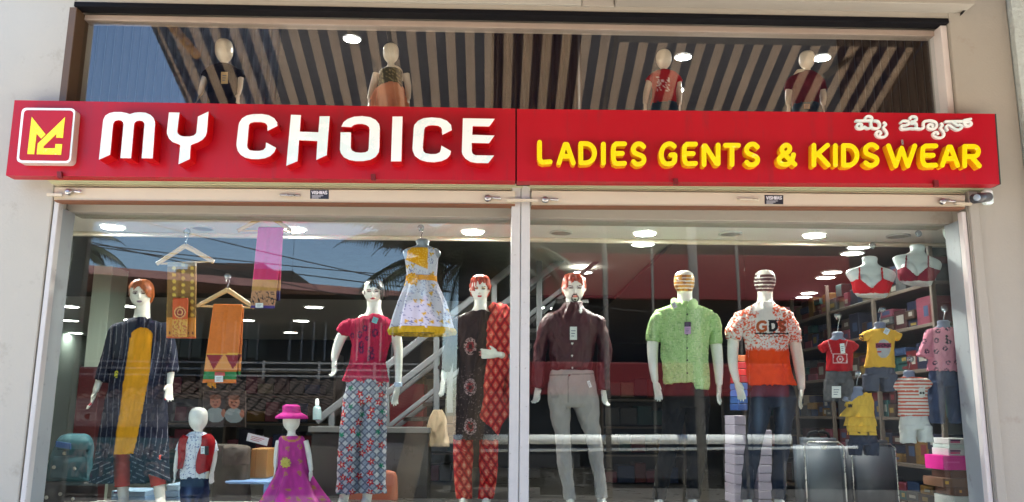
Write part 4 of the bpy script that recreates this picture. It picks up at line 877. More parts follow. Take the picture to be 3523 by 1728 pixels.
# ---------------------------------------------------------------- woman with red dupatta
Y0 = .78; xc, yt, yc, hw = 1651, 955, 1037, 31
t = thing('mannequin', base(1640, 1740, Y0, PZ), 'red haired female mannequin in dark suit with red patterned dupatta', 'mannequin', 'adult mannequins in the window')
lx = [(1574, 1110, .01, 18), (1552, 1190, .02, 17), (1532, 1270, .0, 13), (1526, 1300, -.02, 10.5)]
rx = [(1728, 1110, .03, 18), (1748, 1180, .02, 17), (1752, 1226, -.06, 15), (1722, 1222, -.17, 11)]
parts = [headloft(xc, yt, yc, hw, Y0), nose(xc, yt, yc, hw, Y0, -.02), loft([(1653, 1020, .01, 23, 23), (1653, 1055, .01, 23, 24), (1652, 1078, 0, 38, 28), (1650, 1096, 0, 74, 34), (1650, 1140, 0, 74, 42), (1642, 1230, 0, 52, 38), (1640, 1320, 0, 62, 44)], Y0, 32, 6),
         armloft(lx, Y0), armloft(rx, Y0), loft([(1596, 1600, 0, 22, 24), (1594, 1735, 0, 15, 18)], Y0, 20, 8), loft([(1680, 1600, 0, 22, 24), (1672, 1735, 0, 15, 18)], Y0, 20, 8), feet(1594, 1735, Y0), feet(1672, 1735, Y0)] + ears(xc, yt, yc, hw, Y0)
parts += armhand(lx, Y0, 1.0, .45, .5, 1, Vector((-.05, -.12, -1))) + hand(at(1716, 1220, Y0-.18), Vector((-1, -.12, .02)), Vector((0, -.3, 1)), 1.0, .15, 1)
def pt(X, Y, v):
    C = cc(len(X), WHITE); C = facepaint(C, X, Y, v, xc, yt, yc, hw, Y0, rgb(206, 16, 34), rgb(80, 50, 40), rgb(224, 170, 60), -.02)
    return blend(C, ((np.hypot((X-1651), (Y-1216)/2.2) < 6)), rgb(190, 20, 40), .8)
body(t, parts, Y0, pt)
hair(t, xc+1, yt, yc, hw, Y0, rgb(182, 62, 40), .2, .55, 6, .012, 9, .3, .5)
def pt(X, Y, v):
    C = cc(len(X), rgb(40, 24, 24))
    for cy_ in (1192, 1332, 1468): d = np.hypot(X-1618, (Y-cy_)*.75); C = blend(C, (np.abs(d-17) < 5) & (vnoise(X*.5, Y*.5, 3) > .5), rgb(170, 140, 140)); C = blend(C, (np.abs(d-10) < 4) & (vnoise(X*.5, Y*.5, 5) > .5), rgb(150, 40, 46))
    C = blend(C, (vnoise(X*.35, Y*.35, 9) > .86) & (Y > 1260), rgb(140, 120, 116), .6); return C
cloth('kurta', [loft([T(1070, 1632, 1676, 26), T(1080, 1606, 1700, 32), T(1096, 1566, 1738, 38), T(1150, 1572, 1730, 48), T(1240, 1584, 1706, 46), T(1330, 1570, 1706, 52), T(1430, 1562, 1712, 56), T(1512, 1558, 1716, 58)], Y0, 80, 4.5, folds(.01, 7, 1.4, 2, .01)),
      sleeve([(1578, 1104, 0, 24, 26), (1556, 1180, .02, 24, 25), (1532, 1262, 0, 22, 24), (1528, 1276, 0, 22, 23)], 1650, Y0, 30, 5, wr(.006)), sleeve([(1724, 1104, .02, 24, 26), (1746, 1175, .02, 24, 25), (1754, 1224, -.05, 23, 24), (1734, 1224, -.13, 20, 20)], 1650, Y0, 30, 5, wr(.005))], clothm, t, pt, fold=.008, seed=5, long=1.6)
REDP = np.array(rgb(190, 26, 28))
def ptred(X, Y, v):
    C = cc(len(X), REDP); a, b = (X*1.0+Y*.62)/31.0, (X*1.0-Y*.62)/31.0; fa, fb = np.abs(a-np.floor(a)-.5), np.abs(b-np.floor(b)-.5)
    m = np.maximum(fa, fb); C = blend(C, m > .42, rgb(120, 14, 18)); C = blend(C, (m < .26) & (m > .12), rgb(214, 120, 92), .8); return blend(C, m < .08, rgb(230, 180, 150), .7)
for i, (x0, x1, xa, xb) in enumerate([(1560, 1628, 1568, 1624), (1648, 1714, 1645, 1697)]):
    cloth('trouser_leg', [loft([T(1480, x0, x1, 34), T(1560, x0, x1, 34), T(1650, x0+2, x1-4, 32), T(1715, xa, xb, 30)], Y0, 48, 4.2, wr(.005, 2, 8, i))], clothm, t, ptred)
def dkeep(X, Y, v): return Y < 1440 + np.interp(X, [1640, 1660, 1690, 1714, 1730, 1760], [-14, 10, 34, 62, 20, -20])
cloth('dupatta', [loft([(1690, 1068, .05, 26, 14), (1722, 1084, -.03, 38, 20), (1722, 1120, -.09, 42, 20), (1718, 1200, -.11, 42, 20), (1706, 1290, -.12, 36, 22), (1696, 1350, -.12, 33, 22), (1702, 1430, -.12, 46, 22), (1706, 1520, -.12, 48, 22)], Y0, 96, 4), loft([(1744, 1095, .05, 22, 20), (1752, 1180, .05, 22, 18), (1742, 1300, .05, 26, 16), (1734, 1420, .04, 22, 14)], Y0, 32, 4)], clothm, t, ptred, fold=.016, seed=13, long=3.0, it=3, keep=dkeep)

# ---------------------------------------------------------------- men
def trousers(t, Y0, waist, legs, paint, m=clothm, disp=.006):
    parts = [loft(waist, Y0, 56, 5, wr(disp*.6, 3, 6, 2))]
    for i, l in enumerate(legs): parts.append(loft(l, Y0, 48, 5, wr(disp, 2.5, 14, 5+i)))
    return cloth('trousers', parts, m, t, paint, fold=disp, seed=11, it=4)
def manparts(xc, yt, yc, hw, Y0, neckx, sh, lx, rx, legs, hw_neck=26):
    x0, x1 = sh; m = (x0+x1)/2
    return [headloft(xc, yt, yc, hw, Y0), loft([(neckx, yc-26, .01, hw_neck, 26), (neckx, yc+18, .01, hw_neck, 27), (neckx, yc+40, .0, hw_neck+10, 32), (m, yc+62, 0, (x1-x0)*.30, 36), (m, yc+90, 0, (x1-x0)*.34, 42), (m, yc+180, 0, (x1-x0)*.22, 36), (m, yc+220, 0, (x1-x0)*.18, 32)], Y0, 32, 6), armloft(lx, Y0), armloft(rx, Y0)] + [loft(l, Y0, 20, 8) for l in legs]
# maroon shirt
Y0 = .76; xc, yt, yc, hw = 1975, 946, 1041, 36
t = thing('mannequin', base(2010, 1742, Y0, PZ), 'bearded male mannequin in maroon shirt and grey trousers', 'mannequin', 'adult mannequins in the window')
lx = [(1878, 1110, .02, 20), (1856, 1210, .03, 18), (1848, 1320, -.0, 11), (1850, 1332, 0, 10)]; rx = [(2062, 1110, .02, 20), (2080, 1210, .03, 18), (2078, 1325, -.0, 11), (2076, 1340, 0, 10)]
lg = [[(1953, 1660, 0, 12, 15), (1961, 1735, 0, 13, 16)], [(2063, 1660, 0, 12, 15), (2069, 1735, 0, 13, 16)]]
parts = manparts(xc, yt, yc, hw, Y0, 1972, (1862, 2080), lx, rx, lg) + [nose(xc, yt, yc, hw, Y0, .08), feet(1962, 1738, Y0), feet(2072, 1738, Y0)] + ears(xc, yt, yc, hw, Y0)
parts += armhand(lx, Y0, 1.0, 1.3, .7, 1, Vector((-.1, -.3, -1))) + armhand(rx, Y0, 1.0, 1.3, -.7, -1, Vector((.05, -.3, -1)))
def pt(X, Y, v): return facepaint(cc(len(X), WHITE), X, Y, v, xc, yt, yc, hw, Y0, rgb(226, 130, 110), rgb(60, 45, 40), rgb(150, 150, 160), .1, rgb(28, 26, 26))
body(t, parts, Y0, pt)
hair(t, xc-1, yt, yc, hw, Y0, rgb(170, 66, 34), .2, .5, 8, .012, 6, .2, .3)
MAR = np.array(rgb(64, 13, 23))
def pt(X, Y, v):
    C = cc(len(X), MAR); C = blend(C, (np.abs(X-(1968 - (Y-1090)*.02)) < 1.6) & (v[:, 1] < Y0-.06), MAR*.55)
    for y in (1182, 1224, 1266): C = blend(C, np.hypot(X-1969, Y-y) < 3.4, rgb(220, 215, 210))
    return blend(C, (np.hypot((X-1998)/5, (Y-1068)/10) < 1), rgb(225, 225, 220))
cloth('shirt', [loft([T(1042, 1940, 2004, 30, .012), T(1056, 1936, 2006, 34), T(1070, 1918, 2026, 40), T(1088, 1876, 2066, 48), T(1130, 1878, 2060, 54), T(1200, 1888, 2044, 54), T(1262, 1896, 2036, 50), T(1280, 1906, 2026, 42), T(1296, 1914, 2018, 36)], Y0, 72, 5, wr(.008, 3, 8)),
      sleeve([(1884, 1100, .0, 25, 30), (1860, 1200, .02, 21, 25), (1850, 1300, .0, 19, 22), (1849, 1334, -.0, 20, 22)], 1970, Y0, 36, 5, wr(.008, 3, 12)), sleeve([(2058, 1100, .0, 25, 30), (2078, 1200, .02, 21, 25), (2078, 1305, .0, 19, 22), (2077, 1340, 0, 20, 22)], 1970, Y0, 36, 5, wr(.008, 3, 12, 3))], silkm, t, pt, fold=.009, seed=6)
GR = np.array(rgb(166, 158, 154))
def pt(X, Y, v):
    C = cc(len(X), GR); C = blend(C, (np.abs(Y - (1292 - (X-1890)*.04)) < 2), GR*.55); C = blend(C, (np.abs(X-1955) < 1.6) & (Y > 1295) & (Y < 1385) & (v[:, 1] < Y0-.04), GR*.5); return blend(C, (np.hypot(X-1958, Y-1291) < 4), rgb(90, 30, 30))
trousers(t, Y0, [T(1276, 1893, 2041, 54), T(1300, 1890, 2044, 56), T(1345, 1885, 2054, 60), T(1388, 1888, 2058, 58), T(1400, 1900, 2050, 50)], [[T(1370, 1886, 1962, 52), T(1430, 1893, 1960, 44), T(1500, 1911, 1960, 36), T(1590, 1918, 1966, 36), T(1660, 1934, 1974, 32), T(1717, 1941, 1980, 28)], [T(1370, 1958, 2058, 52), T(1430, 1985, 2062, 44), T(1500, 2014, 2067, 38), T(1590, 2030, 2076, 36), T(1660, 2044, 2084, 32), T(1712, 2049, 2088, 28)]], pt)
tagcard(t, 1973, 1147, 24, 45, Y0-.155, rgb(228, 228, 224)); tagcard(t, 2028, 1322, 10, 24, Y0-.16, rgb(228, 228, 228), rot=-.35)

# striped heads
def bandpaint(Y0, xc, yt, yc, bands, c1, c2):
    def pt(X, Y, v):
        C = cc(len(X), WHITE)
        for i, yy in enumerate(bands):
            d = Y - (yy + .004*(X-xc)**2*.3); m = (np.abs(d) < 4.6) & (np.abs(X-xc) < 42); cc_ = np.where((vnoise(X*.12, np.full_like(X, i*3.1), 4) > .45)[:, None], np.array(c1), np.array(c2)); C = np.where(m[:, None], cc_, C)
        return C
    return pt
Y0 = .74; xc, yt, yc, hw = 2354, 931, 1014, 35
t = thing('mannequin', base(2325, 1742, Y0, PZ), 'gold banded male mannequin in light green shirt and black trousers', 'mannequin', 'adult mannequins in the window')
lx = [(2256, 1110, .02, 20), (2246, 1180, .03, 20), (2247, 1255, .01, 16.5), (2254, 1312, -.03, 12)]; rx = [(2450, 1112, .02, 20), (2464, 1190, .03, 20), (2472, 1270, .01, 16.5), (2474, 1322, -.03, 12)]
parts = manparts(xc, yt, yc, hw, Y0, 2356, (2236, 2470), lx, rx, [[(2278, 1660, 0, 13, 15), (2268, 1735, 0, 13, 16)], [(2387, 1660, 0, 13, 15), (2383, 1735, 0, 13, 16)]]) + [feet(2266, 1738, Y0), feet(2382, 1738, Y0)]
parts += armhand(lx, Y0, 1.05, .35, .5, 1, Vector((.22, -.05, -1))) + armhand(rx, Y0, 1.05, .35, -.5, -1, Vector((-.08, -.05, -1)))
body(t, parts, Y0, bandpaint(Y0, xc, yt, yc, (950, 961, 973, 985, 997), rgb(200, 140, 36), rgb(150, 96, 24)))
GREEN = np.array(rgb(172, 204, 138))
def pt(X, Y, v):
    C = cc(len(X), GREEN); n1 = vnoise(X*.5, Y*.12, 3); C = blend(C, n1 > .72, rgb(206, 222, 176), .6); C = blend(C, vnoise(X*.14, Y*.55, 8) > .78, rgb(120, 160, 96), .6)
    C = blend(C, (np.abs(X-2363) < 1.5) & (v[:, 1] < Y0-.06) & (Y > 1062), GREEN*.6); return C
cloth('shirt', [loft([T(1040, 2324, 2386, 30, .012), T(1048, 2316, 2396, 36), T(1060, 2290, 2424, 42), T(1070, 2258, 2454, 48), T(1110, 2258, 2450, 56), T(1180, 2274, 2438, 58), T(1250, 2278, 2436, 60), T(1300, 2282, 2438, 62), T(1318, 2284, 2440, 62)], Y0, 88, 4.2, wr(.012, 3, 9)), loft([(2400, 1300, -.02, 40, 46), (2400, 1325, -.02, 40, 46), (2400, 1340, -.02, 38, 44)], Y0, 40, 4), loft([(2300, 1300, -.02, 18, 40), (2298, 1322, -.02, 14, 36)], Y0, 24, 4),
      sleeve([(2264, 1088, 0, 27, 34), (2250, 1140, .02, 25, 32), (2246, 1174, .02, 23, 30)], 2356, Y0, 40, 4, wr(.008, 3, 8)), sleeve([(2448, 1090, 0, 27, 34), (2458, 1145, .02, 24, 32), (2460, 1182, .02, 22, 30)], 2356, Y0, 40, 4, wr(.008, 3, 8, 5))], clothm, t, pt, fold=.006, seed=7, long=1.6)
v, f = loft([(2344, 1064, -.105, 5, 4), (2330, 1052, -.1, 17, 6), (2322, 1040, -.07, 15, 6), (2322, 1030, -.03, 9, 5)], Y0, 16, 3); mo('collar', v, f, clothm, t, True, cc(len(v), GREEN*.95))
v, f = loft([(2366, 1064, -.105, 5, 4), (2380, 1052, -.1, 17, 6), (2388, 1042, -.07, 15, 6), (2388, 1032, -.03, 9, 5)], Y0, 16, 3); mo('collar', v, f, clothm, t, True, cc(len(v), GREEN*.95))
for y in (1082, 1152, 1198, 1240, 1284): k = lathe_y(at(2364, y, Y0-.152), [(0, .007), (-.004, .007)], 10); mo('button', *k, mat('dark_button', (.03, .04, .03), .4), t)
BLK = np.array(rgb(17, 17, 20))
trousers(t, Y0, [T(1270, 2308, 2410, 40), T(1320, 2294, 2424, 46), T(1360, 2280, 2437, 56), T(1400, 2280, 2438, 52)], [[T(1370, 2278, 2360, 52), T(1480, 2278, 2345, 42), T(1620, 2258, 2310, 38), T(1718, 2246, 2290, 34)], [T(1370, 2350, 2438, 52), T(1480, 2364, 2436, 42), T(1620, 2364, 2420, 38), T(1716, 2360, 2406, 34)]], solid(BLK))
tagcard(t, 2366, 1119, 22, 22, Y0-.162, rgb(70, 40, 70)); tagcard(t, 2366, 1137, 22, 26, Y0-.163, rgb(190, 150, 190)); tagcard(t, 2320, 1051, 15, 20, Y0-.125, rgb(200, 190, 200), rot=-.5)

Y0 = .74; xc, yt, yc, hw = 2631, 929, 1014, 35
t = thing('mannequin', base(2640, 1742, Y0, PZ), 'dark banded male mannequin in white and orange splatter t-shirt and jeans', 'mannequin', 'adult mannequins in the window')
lx = [(2532, 1112, .02, 20), (2523, 1180, .03, 20), (2522, 1255, .01, 16.5), (2534, 1312, -.03, 12)]; rx = [(2722, 1115, .02, 20), (2737, 1190, .03, 20), (2752, 1280, .01, 16.5), (2758, 1338, -.03, 12)]
parts = manparts(xc, yt, yc, hw, Y0, 2632, (2512, 2746), lx, rx, [[(2578, 1660, 0, 13, 15), (2570, 1735, 0, 13, 16)], [(2679, 1660, 0, 13, 15), (2679, 1735, 0, 13, 16)]]) + [feet(2570, 1738, Y0), feet(2680, 1738, Y0)]
parts += armhand(lx, Y0, 1.05, .35, .5, 1, Vector((.3, -.05, -1))) + armhand(rx, Y0, 1.05, .35, -.5, -1, Vector((-.2, -.05, -1)))
body(t, parts, Y0, bandpaint(Y0, xc, yt, yc, (949, 961, 973, 986, 998), rgb(24, 22, 24), rgb(30, 26, 26)))
gdsl = [glyph('G', 2606, 2636, 1107, 1139), glyph('D', 2650, 2672, 1107, 1137), glyph('S', 2683, 2700, 1107, 1138)]
def pt(X, Y, v):
    C = cc(len(X), rgb(226, 216, 212)); n1 = vnoise(X*.22, Y*.22, 2)*.6 + vnoise(X*.5, Y*.5, 7)*.4
    C = blend(C, (n1 > .53) & (np.abs(X-2630) > 14 + 34*vnoise(X*.05, Y*.05, 3)), rgb(226, 92, 60)); C = blend(C, (n1 > .55) & (Y > 1150), rgb(226, 92, 60), .8)
    w = np.clip((Y - (1192 + 10*vnoise(X*.1, Y*.0, 5)))/10, 0, 1); C = C*(1-w[:, None]) + np.array(rgb(238, 74, 16))*w[:, None]
    fr = v[:, 1] < Y0 - .04
    for g, c_ in zip(gdsl, (rgb(178, 84, 44), rgb(28, 26, 32), rgb(150, 66, 40))): C = blend(C, fr & (stroke_sdf(g, X, Y) < 5.2), c_)
    C = blend(C, fr & (np.abs(X-2655) < 58) & (np.abs(Y-1148) < 2.6), rgb(40, 36, 40)); C = blend(C, fr & (np.abs(X-2668) < 26) & (np.abs(Y-1103) < 1.8), rgb(40, 36, 40))
    return blend(C, fr & (np.abs(X-2655) < 44) & (np.abs(Y-1157) < 3) & (vnoise(X*.6, Y*.6, 3) > .5), rgb(90, 70, 70))
cloth('t_shirt', [loft([T(1042, 2604, 2660, 30), T(1054, 2588, 2676, 38), T(1066, 2562, 2704, 44), T(1080, 2526, 2730, 48), T(1120, 2540, 2718, 56), T(1190, 2566, 2712, 58), T(1250, 2570, 2716, 58), T(1300, 2574, 2728, 60), T(1326, 2578, 2738, 62)], Y0, 110, 3.4, wr(.01, 3, 8)),
      sleeve([(2542, 1096, 0, 28, 35), (2528, 1138, .02, 27, 32), (2525, 1168, .02, 25, 30)], 2630, Y0, 48, 3.5, wr(.006)), sleeve([(2710, 1098, 0, 28, 35), (2726, 1142, .02, 27, 32), (2731, 1178, .02, 23, 30)], 2630, Y0, 48, 3.5, wr(.006, 3, 6, 4))], clothm, t, pt, fold=.009, seed=8)
def pt(X, Y, v): C = cc(len(X), rgb(36, 42, 58)); n1 = np.exp(-((X-2610)/14)**2 - ((Y-1420)/80)**2) + np.exp(-((X-2690)/12)**2 - ((Y-1420)/70)**2); return C + (np.array(rgb(100, 116, 140)) - C)*np.clip(n1*.6, 0, 1)[:, None]
trousers(t, Y0, [T(1290, 2600, 2712, 40), T(1335, 2590, 2726, 46), T(1360, 2582, 2735, 56), T(1400, 2582, 2734, 52)], [[T(1370, 2580, 2656, 52), T(1440, 2580, 2642, 44), T(1520, 2570, 2622, 38), T(1620, 2558, 2602, 36), T(1718, 2550, 2588, 32)], [T(1370, 2656, 2736, 52), T(1440, 2668, 2726, 44), T(1520, 2666, 2714, 38), T(1620, 2658, 2702, 36), T(1716, 2657, 2700, 32)]], pt)

# ---------------------------------------------------------------- children
def kid(xc, yt, yc, hw, Y0, bz, label, shx, arms, skinc, extra=(), grp='child mannequins in the window'):
    t = thing('mannequin', base(xc, yc, Y0, bz), label, 'mannequin', grp)
    m = (shx[0]+shx[1])/2; w = (shx[1]-shx[0])/2; h = yc-yt
    parts = [headloft(xc, yt, yc, hw, Y0, 0, True), loft([(xc, yc-h*.15, 0, hw*.5, hw*.5), (xc, yc+h*.13, 0, hw*.5, hw*.5), (m, yc+h*.25, 0, w*.6, hw*.55), (m, yc+h*.42, 0, w*.8, hw*.75), (m, yc+h*1.2, 0, w*.72, hw*.75), (m, yc+h*2, 0, w*.78, hw*.8)], Y0, 28, 5)]
    for a, hd, sd in arms:
        parts.append(armloft(a, Y0)); parts += armhand(a, Y0, .58*hw/30, .4, .45*sd, int(sd), hd)
    parts += list(extra); body(t, parts, Y0, solid(skinc), .005); return t
dn = Vector((0, -.05, -1))
Y0 = .5
t = kid(682, 1401, 1484, 31, Y0, .56, 'child mannequin in red waistcoat over white dotted shirt and jeans', (622, 732), [([(625, 1522, 0, 12), (612, 1570, .01, 10.5), (603, 1622, -.01, 7.5)], dn, 1), ([(732, 1524, 0, 12), (737, 1570, .01, 10.5), (730, 1622, -.01, 7.5)], dn, -1)], WHITE)
def pt(X, Y, v): C = cc(len(X), rgb(228, 232, 238)); C = blend(C, (vnoise(X*.26, Y*.34, 3) > .74), rgb(90, 110, 160)); return blend(C, (np.abs(X-672) < 1.3) & (v[:, 1] < Y0-.02), rgb(150, 155, 170), .6)
cloth('shirt', [loft([T(1486, 662, 700, 18), T(1494, 648, 712, 24), T(1506, 630, 726, 28), T(1540, 630, 724, 34), T(1600, 626, 716, 36), T(1647, 622, 716, 40)], Y0, 64, 4, wr(.004)), sleeve([(632, 1512, 0, 16, 18), (618, 1552, .01, 16, 17)], 680, Y0, 24, 4), sleeve([(726, 1512, 0, 16, 18), (737, 1555, .01, 15, 17)], 680, Y0, 24, 4)], clothm, t, pt, fold=.004, seed=9)
VR = np.array(rgb(168, 26, 32))
def vestside(name, rows):
    def pt(X, Y, v): C = cc(len(X), VR); return blend(C, vnoise(X*.3, Y*.3, 4) > .8, rgb(120, 16, 22), .6)
    cloth(name, [loft(rows, Y0, 32, 4, wr(.003))], clothm, t, pt)
vestside('waistcoat', [(646, 1502, -.012, 16, 26), (634, 1525, -.02, 17, 34), (632, 1570, -.022, 15, 38), (626, 1612, -.024, 8, 38)]); vestside('waistcoat', [(710, 1500, -.012, 16, 26), (718, 1525, -.02, 22, 34), (706, 1570, -.026, 26, 40), (700, 1612, -.028, 22, 42), (704, 1626, -.028, 14, 42)])
tagcard(t, 697, 1549, 13, 26, Y0-.135, rgb(225, 228, 230)); quad('patch', [(704, 1536), (714, 1536), (714, 1566), (704, 1566)], Y0-.13, Y0-.1, mat('black_patch', (.015, .015, .02), .6), t)
trousers(t, Y0, [T(1640, 624, 714, 40), T(1680, 622, 716, 42), T(1700, 624, 714, 40)], [[T(1690, 624, 670, 36), T(1760, 628, 668, 30), T(1840, 632, 664, 26)], [T(1690, 668, 716, 36), T(1760, 672, 712, 30), T(1840, 676, 708, 26)]], lambda X, Y, v: cc(len(X), rgb(34, 44, 74)) + (np.array(rgb(90, 110, 150)) - np.array(rgb(34, 44, 74)))*np.exp(-((X-650)/10)**2 - ((Y-1710)/30)**2)[:, None])
Y0 = .48
t = kid(1003, 1412, 1486, 29, Y0, .56, 'girl mannequin in pink sun hat and shiny magenta frock', (958, 1048), [([(960, 1516, 0, 11), (952, 1560, .01, 10), (948, 1606, -.01, 7.5)], dn, 1), ([(1050, 1516, 0, 11), (1062, 1565, .01, 10), (1070, 1618, -.02, 7.5)], dn, -1)], WHITE)
PK = np.array(rgb(186, 44, 140))
def pt(X, Y, v):
    C = cc(len(X), PK)*(.8 + .4*vnoise(X*.12, Y*.05, 3))[:, None]; ci, cj = np.floor(X/42), np.floor(Y/46); cx_ = (ci+.3+.4*hsh(ci, cj, 2))*42; cy_ = (cj+.3+.4*hsh(ci, cj, 3))*46; d = np.hypot(X-cx_, Y-cy_)
    C = blend(C, (d < 9) & (vnoise(X*.4, Y*.4, 5) > .45), rgb(170, 120, 60)); C = blend(C, (Y < 1522) & (np.abs(np.hypot((X-1003)/30, (Y-1498)/20)-1) < .14) & (v[:, 1] < Y0), rgb(190, 130, 60)); return C
cloth('frock', [loft([T(1500, 968, 1040, 20), T(1512, 960, 1048, 26), T(1550, 960, 1050, 32), T(1610, 957, 1056, 36), T(1640, 944, 1074, 52), T(1690, 916, 1104, 84), T(1730, 894, 1130, 104), T(1775, 885, 1142, 110)], Y0, 96, 3.6, folds(.034, 7, 1.7, 1, .006))], silkm, t, pt)
fl_ = []
for k in range(9): a_ = k*40*math.pi/180; fl_.append(loft([(983, 1593, 0, 3, 3), (983 + 9*math.cos(a_), 1593 + 9*math.sin(a_), -.01, 6, 3), (983 + 18*math.cos(a_), 1593 + 18*math.sin(a_), -.004, 3, 2)], Y0-.115, 8, 4))
cloth('flower', fl_, clothm, t, solid(rgb(206, 190, 96)))
HP = np.array(rgb(214, 50, 150))
cloth('sun_hat', [loft([T(1392, 985, 1022, 18), T(1397, 974, 1031, 28), T(1420, 971, 1035, 33), T(1424, 962, 1044, 44), T(1432, 950, 1054, 56), T(1441, 946, 1057, 60)], Y0, 48, 3, folds(.008, 3, 3, 1), cap=True)], clothm, t, lambda X, Y, v: cc(len(X), HP)*(.85 + .3*vnoise(X*.1, Y*.1, 3))[:, None])

# upper window children
Y0 = .55; UB = UFL + .02; grp = 'child mannequins in the upper window'
t = kid(771, 136, 216, 30, Y0, UB, 'upper window child mannequin in black polo shirt with gold tag', (708, 826), [([(708, 262, 0, 12), (696, 300, .01, 11), (688, 326, -.01, 8)], Vector((-.3, -.1, -1)), 1), ([(826, 266, 0, 12), (824, 300, .01, 11), (819, 325, -.01, 8)], dn, -1)], BONE, (), grp)
cloth('polo_shirt', [loft([T(222, 748, 792, 18), T(232, 722, 812, 24), T(246, 706, 828, 30), T(290, 714, 820, 36), T(400, 712, 822, 40)], Y0, 48, 5, wr(.005)), sleeve([(714, 246, 0, 16, 18), (704, 266, 0, 15, 17)], 770, Y0, 20, 4), sleeve([(822, 246, 0, 16, 18), (830, 268, 0, 15, 17)], 770, Y0, 20, 4)], clothm, t, solid(rgb(20, 20, 28)))
tagcard(t, 772, 268, 23, 40, Y0-.1, rgb(206, 170, 112))
t = kid(1345, 151, 218, 27, Y0, UB, 'upper window girl mannequin in olive bodice and peach tulle skirt', (1296, 1396), [([(1296, 252, 0, 13), (1282, 300, .01, 11.5), (1270, 340, -.01, 8)], dn, 1), ([(1396, 254, 0, 13), (1404, 300, .01, 11.5), (1405, 340, -.01, 8)], dn, -1)], BONE, (), grp)
cloth('bodice', [loft([T(238, 1318, 1372, 20), T(246, 1306, 1384, 27), T(270, 1304, 1384, 32), T(305, 1302, 1386, 34)], Y0, 48, 4, wr(.003))], silkm, t, lambda X, Y, v: blend(cc(len(X), rgb(74, 68, 46)), vnoise(X*.3, Y*.3, 3) > .7, rgb(150, 140, 96)))
cloth('tulle_skirt', [loft([T(294, 1310, 1380, 34), T(312, 1296, 1390, 50), T(350, 1282, 1400, 66), T(420, 1270, 1416, 76)], Y0, 64, 4, folds(.02, 9, .8, 2, .02))], clothm, t, solid(rgb(226, 150, 112)))
t = kid(2284, 172, 238, 26, Y0, UB, 'upper window child mannequin in bright red t-shirt with pale print', (2236, 2332), [([(2236, 275, 0, 12), (2224, 320, .01, 11), (2219, 356, -.01, 8)], dn, 1), ([(2332, 278, 0, 12), (2336, 322, .01, 11), (2337, 360, -.01, 8)], dn, -1)], BONE, (), grp)
def pt(X, Y, v): C = cc(len(X), rgb(170, 32, 36)); return blend(C, (np.abs(X-2282) < 22) & (Y > 262) & (Y < 315) & (vnoise(X*.3, Y*.3, 3) > .66) & (v[:, 1] < Y0), rgb(225, 200, 195))
cloth('t_shirt', [loft([T(244, 2262, 2306, 18), T(252, 2244, 2326, 25), T(264, 2236, 2334, 30), T(310, 2244, 2326, 34), T(362, 2240, 2330, 36)], Y0, 56, 4, wr(.005)), sleeve([(2244, 262, 0, 15, 17), (2232, 282, 0, 14, 16)], 2285, Y0, 20, 4), sleeve([(2326, 262, 0, 15, 17), (2336, 284, 0, 14, 16)], 2285, Y0, 20, 4)], clothm, t, pt)
cloth('jeans', [loft([T(358, 2240, 2330, 36), T(420, 2238, 2332, 38)], Y0, 32, 6)], clothm, t, solid(rgb(40, 62, 78)))
t = kid(2776, 177, 238, 26, Y0, UB, 'upper window child mannequin in dark maroon polo shirt', (2716, 2826), [([(2716, 300, 0, 12), (2712, 335, .01, 11), (2712, 360, -.01, 8)], dn, 1), ([(2828, 300, 0, 12), (2832, 335, .01, 11), (2832, 360, -.01, 8)], dn, -1)], BONE, (), grp)
cloth('polo_shirt', [loft([T(248, 2754, 2800, 18), T(258, 2734, 2816, 25), T(270, 2712, 2830, 30), T(310, 2722, 2822, 34), T(364, 2728, 2816, 36)], Y0, 48, 5, wr(.005)), sleeve([(2720, 274, 0, 16, 17), (2712, 310, 0, 15, 16)], 2776, Y0, 20, 4), sleeve([(2822, 274, 0, 16, 17), (2830, 310, 0, 15, 16)], 2776, Y0, 20, 4)], clothm, t, solid(rgb(96, 26, 34)))
cloth('jeans', [loft([T(360, 2728, 2816, 36), T(420, 2726, 2818, 38)], Y0, 32, 6)], clothm, t, solid(rgb(40, 62, 78)))
tagcard(t, 2776, 366, 20, 16, Y0-.1, rgb(190, 150, 120))
# ================================================================== things hung on the glass
clearp = glassmat('clear_suction_plastic', .22, (.8, .84, .88), .1)
wirem = mat('hook_wire', (.55, .55, .55), .25, 1)
def suction(x, y, Y, label, drop=None):
    t = thing('suction_hook', at(x, y, GLASS_Y+.01), label, 'hook', 'suction hooks on the glass')
    k = lathe_y(at(x, y, GLASS_Y+.004), [(.0, .026), (.004, .027), (.012, .012), (.02, .01)], 20); mo('cup', *k, clearp, t, True)
    p = at(x, y, GLASS_Y+.026); q = [tuple(p), tuple(p + Vector((0, .012, -.012))), tuple(p + Vector((0, .02, -.004)))]
    v, f = tube(catmull(q, 8), [.003]*8, [.003]*8, 6); mo('hook', v, f, wirem, t, True); return t
def hookwire(t, x, y0, y1, Y):
    P = [at(x-3, y0+9, Y), at(x-6, y0+3, Y), at(x, y0-3, Y), at(x+6, y0+4, Y), at(x+3, y0+14, Y), at(x, (y0+14+y1)/2, Y), at(x, y1, Y)]
    v, f = tube(catmull([tuple(p) for p in P], 24), [.0028]*24, [.0028]*24, 6); mo('hanger_hook', v, f, wirem, t, True)
def form(t, rows, Y0, c=rgb(150, 156, 168)): v, f = loft(rows, Y0, 36, 4); return mo('torso_form', v, f, plastm, t, True, cc(len(v), c))

